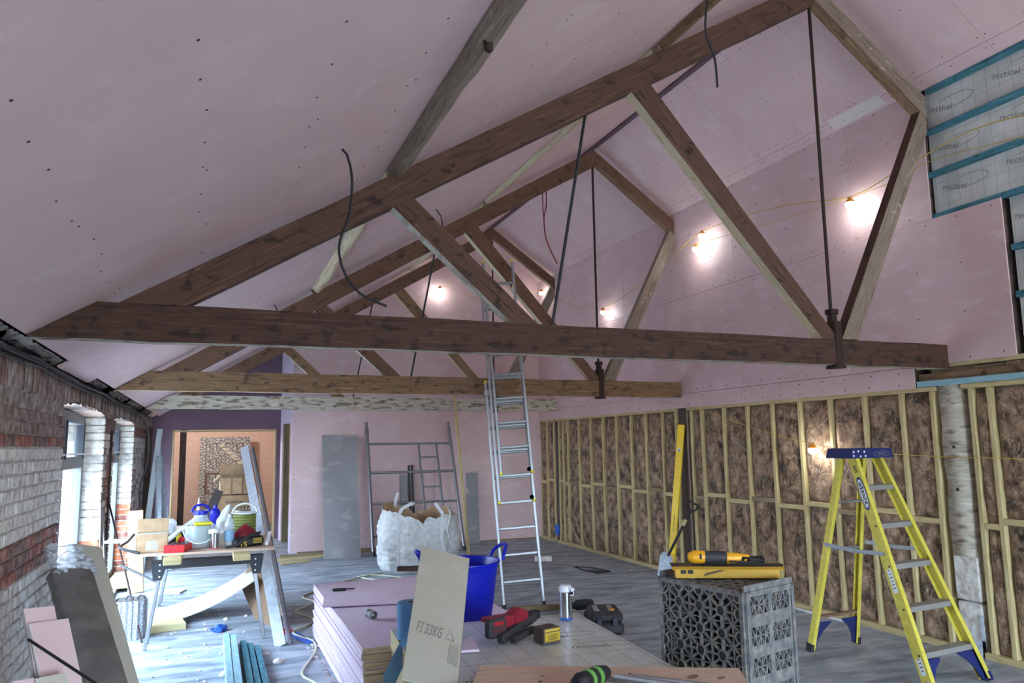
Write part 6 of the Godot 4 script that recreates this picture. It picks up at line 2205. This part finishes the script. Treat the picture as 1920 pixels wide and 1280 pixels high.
	b.lathe([Vector2(0, -0.21), Vector2(0.022, -0.205), Vector2(0.036, -0.18), Vector2(0.038, -0.14), Vector2(0.034, -0.11)], 18, Transform3D(Basis.from_euler(Vector3(0, 0, -PI / 2)), Vector3(0, 0.04, 0)))
	part("motor_end", b, M.tool_yellow, c)
	b = MB.new()
	b.lathe([Vector2(0.035, -0.112), Vector2(0.036, -0.06), Vector2(0.034, 0.0), Vector2(0.03, 0.012)], 18, Transform3D(Basis.from_euler(Vector3(0, 0, -PI / 2)), Vector3(0, 0.039, 0)))
	part("black_collar", b, M.charcoal, c)
	b = MB.new()
	b.lathe([Vector2(0.031, 0.01), Vector2(0.03, 0.05), Vector2(0.024, 0.11), Vector2(0.018, 0.14), Vector2(0, 0.142)], 16, Transform3D(Basis.from_euler(Vector3(0, 0, -PI / 2)), Vector3(0, 0.034, 0)))
	part("grip", b, M.tool_yellow, c)
	b = MB.new()
	b.cbox(Vector3(-0.145, 0.032, 0.0345), Vector3(-0.132, 0.062, 0.039), 0.001)
	part("vent", b, M.black, c)
	b = MB.new()
	var pts := []
	for k in 40:
		var a := k * 0.62
		pts.append(Vector3(0.16 + cos(a) * 0.055 + sin(k * 0.3) * 0.02, 0.012 + 0.012 * (k % 5) * 0.6, 0.01 + sin(a) * 0.028))
	pts.insert(0, Vector3(0.02, 0.02, 0.04))
	b.tube(pts, 0.0055, 6)
	part("coiled_lead", b, M.black, c)
	# yellow straightedge against the studs
	c = thing("spirit_level", "long yellow spirit level leaning upright against the studs by the dark post", "spirit level")
	var a0 := Vector3(5.42, 0.0, -8.43)
	var a1 := Vector3(5.612, 1.91, -8.33)
	b = MB.new()
	b.bar(a0, a1, 0.09, 0.035, Vector3(-1, 0, 0.6), 0.004)
	part("beam", b, M.level_yellow, c)
	var d := (a1 - a0).normalized()
	var hn := Vector3(-1, 0, 0.6)
	hn = (hn - d * d.dot(hn)).normalized()
	for s in [0.13, 0.83]:
		b = MB.new()
		b.lathe([Vector2(0, 0.003), Vector2(0.022, 0.003), Vector2(0.024, 0)], 12, Transform3D(Basis(d, hn, d.cross(hn)), a0.lerp(a1, s) + hn * 0.0176))
		part("vial_ring", b, M.white, c)
		b = MB.new()
		b.lathe([Vector2(0, 0.004), Vector2(0.01, 0.004), Vector2(0.011, 0)], 10, Transform3D(Basis(d, hn, d.cross(hn)), a0.lerp(a1, s) + hn * 0.0186))
		part("vial", b, M.black, c)
	b = MB.new()
	for k in 9:
		b.bar(a0.lerp(a1, 0.3 + k * 0.012) + hn * 0.018, a0.lerp(a1, 0.307 + k * 0.012) + hn * 0.018, 0.012, 0.001, hn)
	part("print", b, M.black, c)
	# shovel
	c = thing("shovel", "black shafted shovel with a D handle and grey blade leaning by the dark post", "shovel")
	var s0 := Vector3(5.33, 0.29, -8.33)
	var s1 := Vector3(5.53, 0.84, -8.10)
	b = MB.new()
	b.rod(s0, s1, 0.017, 10)
	part("shaft", b, M.cable_black, c)
	b = MB.new()
	b.rod(s0.lerp(s1, 0.68), s0.lerp(s1, 0.82), 0.021, 10)
	part("wood_sleeve", b, M.pine, c)
	b = MB.new()
	var sd := (s1 - s0).normalized()
	var sx := sd.cross(Vector3(-1, 0, 0.5)).normalized()
	b.tube([s1, s1 + sd * 0.05 + sx * 0.055, s1 + sd * 0.11 + sx * 0.06], 0.012, 8)
	b.tube([s1, s1 + sd * 0.05 - sx * 0.055, s1 + sd * 0.11 - sx * 0.06], 0.012, 8)
	b.rod(s1 + sd * 0.11 - sx * 0.066, s1 + sd * 0.11 + sx * 0.066, 0.014, 8)
	part("handle", b, M.charcoal, c)
	b = MB.new()
	b.grid(10, 10, func(u: float, v: float):
		var p := Vector3(5.31, 0.0, -8.38).lerp(s0 + sd * 0.03, v)
		var w := 0.105 * (1.0 if v < 0.8 else 1.0 - (v - 0.8) * 2.2)
		var q := (u - 0.5) * 2.0
		return p + sx * q * w + Vector3(-0.03, 0, 0.015) * (q * q) , 1, 1)
	b.grid(10, 10, func(u: float, v: float):
		var p := Vector3(5.31, 0.0, -8.38).lerp(s0 + sd * 0.03, v) + Vector3(0.004, 0, -0.003)
		var w := 0.105 * (1.0 if v < 0.8 else 1.0 - (v - 0.8) * 2.2)
		var q := (u - 0.5) * 2.0
		return p + sx * q * w + Vector3(-0.03, 0, 0.015) * (q * q) , 1, 1)
	part("blade", b, M.galv, c)

# ---------------------------------------------------------------- litter on the floor
func floor_bits() -> void:
	# teal battens
	for q in [[0.155, 0.205, -7.36, 0.0, 0.047], [0.155, 0.205, -7.36, 0.048, 0.047], [0.208, 0.262, -7.33, 0.0, 0.09], [0.29, 0.34, -7.2, 0.0, 0.06], [0.345, 0.39, -7.12, 0.0, 0.05], [0.40, 0.445, -7.05, 0.0, 0.045]]:
		var b := MB.new()
		b.cbox(Vector3(q[0], q[3], q[2]), Vector3(q[1], q[3] + q[4], q[2] + 2.4), 0.003, ro())
		var k := int(round((q[0] - 0.155) * 20.0))
		var lab: String = {0.0: "lower teal batten at the left edge of the floor bundle", 0.048: "upper teal batten at the left edge of the floor bundle"}.get(q[3], "") if q[0] < 0.2 else ""
		if q[3] == 0.0 and q[0] > 0.2:
			lab = ["tall pale teal batten, second from the left in the floor bundle", "teal batten in the middle of the floor bundle, darker", "teal batten second from the right in the floor bundle", "low teal batten at the right edge of the floor bundle"][[0.208, 0.29, 0.345, 0.40].find(q[0])]
		solo("teal_batten", b, M.blue_batten if q[0] < 0.27 else M.teal_batten, lab, "batten", "teal battens bundled on the floor")
	# trowel-like blue blade with a red handle
	var c := thing("hand_saw", "blue bladed hand saw with a red handle lying by the steel stud", "saw", Vector3(0.78, 0.006, -7.27))
	var b := MB.new()
	b.prism([Vector2(-0.09, -0.20), Vector2(0.02, -0.22), Vector2(0.12, 0.22), Vector2(0.06, 0.24)], 0.003, Transform3D(Basis(Vector3(1, 0, 0), Vector3(0, 0, 1), Vector3(0, -1, 0)), Vector3(0, 0.01, 0)))
	part("blade", b, M.blue, c)
	b = MB.new()
	var ring := []
	for k in 13:
		var a := TAU * k / 12.0
		ring.append(Vector3(-0.09 + cos(a) * 0.06, 0.016, -0.28 + sin(a) * 0.07))
	b.tube(ring, 0.014, 8, false)
	part("handle", b, M.red, c)
	# cream cord winding past the stack
	cord([Vector3(2.2, 0.008, -10.5), Vector3(1.5, 0.008, -9.9), Vector3(1.17, 0.008, -9.48), Vector3(1.03, 0.008, -9.2), Vector3(1.11, 0.008, -8.85), Vector3(0.87, 0.008, -8.44), Vector3(1.01, 0.008, -8.05), Vector3(0.93, 0.008, -7.78), Vector3(0.76, 0.02, -7.5), Vector3(0.80, 0.02, -7.3), Vector3(0.89, 0.012, -7.1), Vector3(0.87, 0.008, -6.78), Vector3(0.70, 0.008, -6.2), Vector3(0.76, 0.008, -5.9), Vector3(0.86, 0.008, -5.5)], 0.009, M.cord_cream, "extension_lead", "cream extension cord winding over the floor left of the plasterboard stack", "cord")
	cord([Vector3(1.85, 0.007, -10.3), Vector3(1.98, 0.007, -10.0), Vector3(2.2, 0.007, -9.85), Vector3(2.45, 0.007, -9.75), Vector3(2.2, 0.007, -10.2), Vector3(1.9, 0.007, -10.4)], 0.008, M.cord_cream, "hose_loop", "yellowish cord loop on the floor before the white bulk bag", "cord")
	# blue rag
	b = MB.new()
	b.grid(14, 10, func(u: float, v: float):
		var a := TAU * u
		var r := 0.075 * cos(v * PI * 0.5) * (1.0 + 0.9 * fn.get_noise_2d(cos(a) * 5 + v * 3, sin(a) * 5))
		return Vector3(cos(a) * r, sin(v * PI * 0.5) * 0.05 + 0.025 * fn.get_noise_2d(cos(a) * 6 * (1 - v), sin(a) * 6 + v * 4), sin(a) * r), 1, 1)
	var rag := solo("blue_rag", b, M.blue, "crumpled blue glove on the pale floor before the bench", "glove")
	rag.position = Vector3(0.13, 0, -7.93)
	# grey trowel frame and offcuts near the stud wall
	b = MB.new()
	b.tube([Vector3(4.72, 0.008, -9.75), Vector3(4.9, 0.008, -9.55), Vector3(4.98, 0.008, -9.2), Vector3(4.75, 0.008, -9.1), Vector3(4.7, 0.008, -9.4), Vector3(4.72, 0.008, -9.75)], 0.008, 5)
	b.prism([Vector2(4.76, -9.4), Vector2(4.93, -9.3), Vector2(4.98, -9.15), Vector2(4.78, -9.12)], 0.005, Transform3D(Basis(Vector3(1, 0, 0), Vector3(0, 0, 1), Vector3(0, -1, 0)), Vector3(0, 0.006, 0)))
	solo("wire_handle", b, M.dark_metal, "flat dark metal frame lying on the open floor before the far studs", "frame")
	slab("brick_offcut", Vector3(4.45, 0.035, -10.5), Vector3(4.68, 0.035, -10.4), 0.09, 0.07, Vector3.UP, M.brick_cream, "pale block offcut on the floor right behind the aluminium ladder", "block")
	slab("dark_stick", Vector3(2.4, 0.012, -9.85), Vector3(2.62, 0.012, -9.78), 0.03, 0.02, Vector3.UP, M.post_dark, "short dark stick on the floor before the bulk bag", "stick")
	slab("wall_strip", Vector3(5.58, 0.008, -3.95), Vector3(5.58, 0.008, -3.1), 0.035, 0.014, Vector3.UP, M.white, "white strip lying along the sole plate at the right edge", "strip")
	slab("wall_strip", Vector3(5.57, 0.008, -6.6), Vector3(5.57, 0.008, -5.6), 0.03, 0.014, Vector3.UP, M.white, "white strip lying along the sole plate behind the stepladder", "strip")
	slab("pink_batten", Vector3(4.88, 0.03, -3.72), Vector3(5.45, 0.03, -3.42), 0.05, 0.05, Vector3.UP, M.brick_orange, "reddish timber piece on the floor at the bottom right corner", "batten")
	# plaster crumbs
	b = MB.new()
	for k in 260:
		var p := Vector3(rng.randf_range(-0.6, 0.95), 0.004, rng.randf_range(-10.5, -5.2))
		if k > 170: p = Vector3(0.9 + absf(jit(0.05)) * -1.0, 0.004, rng.randf_range(-7.3, -5.0))
		if k > 230: p = Vector3(rng.randf_range(2.5, 5.4), 0.004, rng.randf_range(-12, -5))
		var s := rng.randf_range(0.006, 0.02) * (1.8 if k % 29 == 0 else 1.0)
		b.box(Vector3(s * 1.6, s * 0.7, s), Transform3D(Basis.from_euler(Vector3(jit(0.4), rng.randf() * TAU, jit(0.4))), p), s * 0.25)
	solo("plaster_crumbs", b, M.filler, "scattered plaster crumbs over the dusty floor left of the stack", "debris", "", "stuff")
	for q in [[0.17, -6.42, 0.05], [0.48, -6.9, 0.03], [0.56, -6.6, 0.045], [0.2, -8.4, 0.03], [0.93, -6.95, 0.035]]:
		b = MB.new()
		b.grid(10, 6, func(u: float, v: float):
			var a := TAU * u
			var r: float = q[2] * cos(v * PI * 0.5) * (1 + 0.5 * fn.get_noise_3d(cos(a) * 2, sin(a) * 2, q[0] * 20))
			return Vector3(cos(a) * r, v * q[2] * 0.8, sin(a) * r), 1, 1)
		var o := solo("plaster_lump", b, M.filler, {-6.42: "white plaster lump lying just left of the teal battens", -6.9: "small plaster lump at the right side of the teal battens", -6.6: "bigger plaster lump right of the teal battens", -8.4: "plaster lump by the bench legs near the blue glove", -6.95: "plaster lump against the foot of the pink stack"}[q[1]], "lump", "plaster lumps on the floor")
		o.position = Vector3(q[0], 0, q[1])
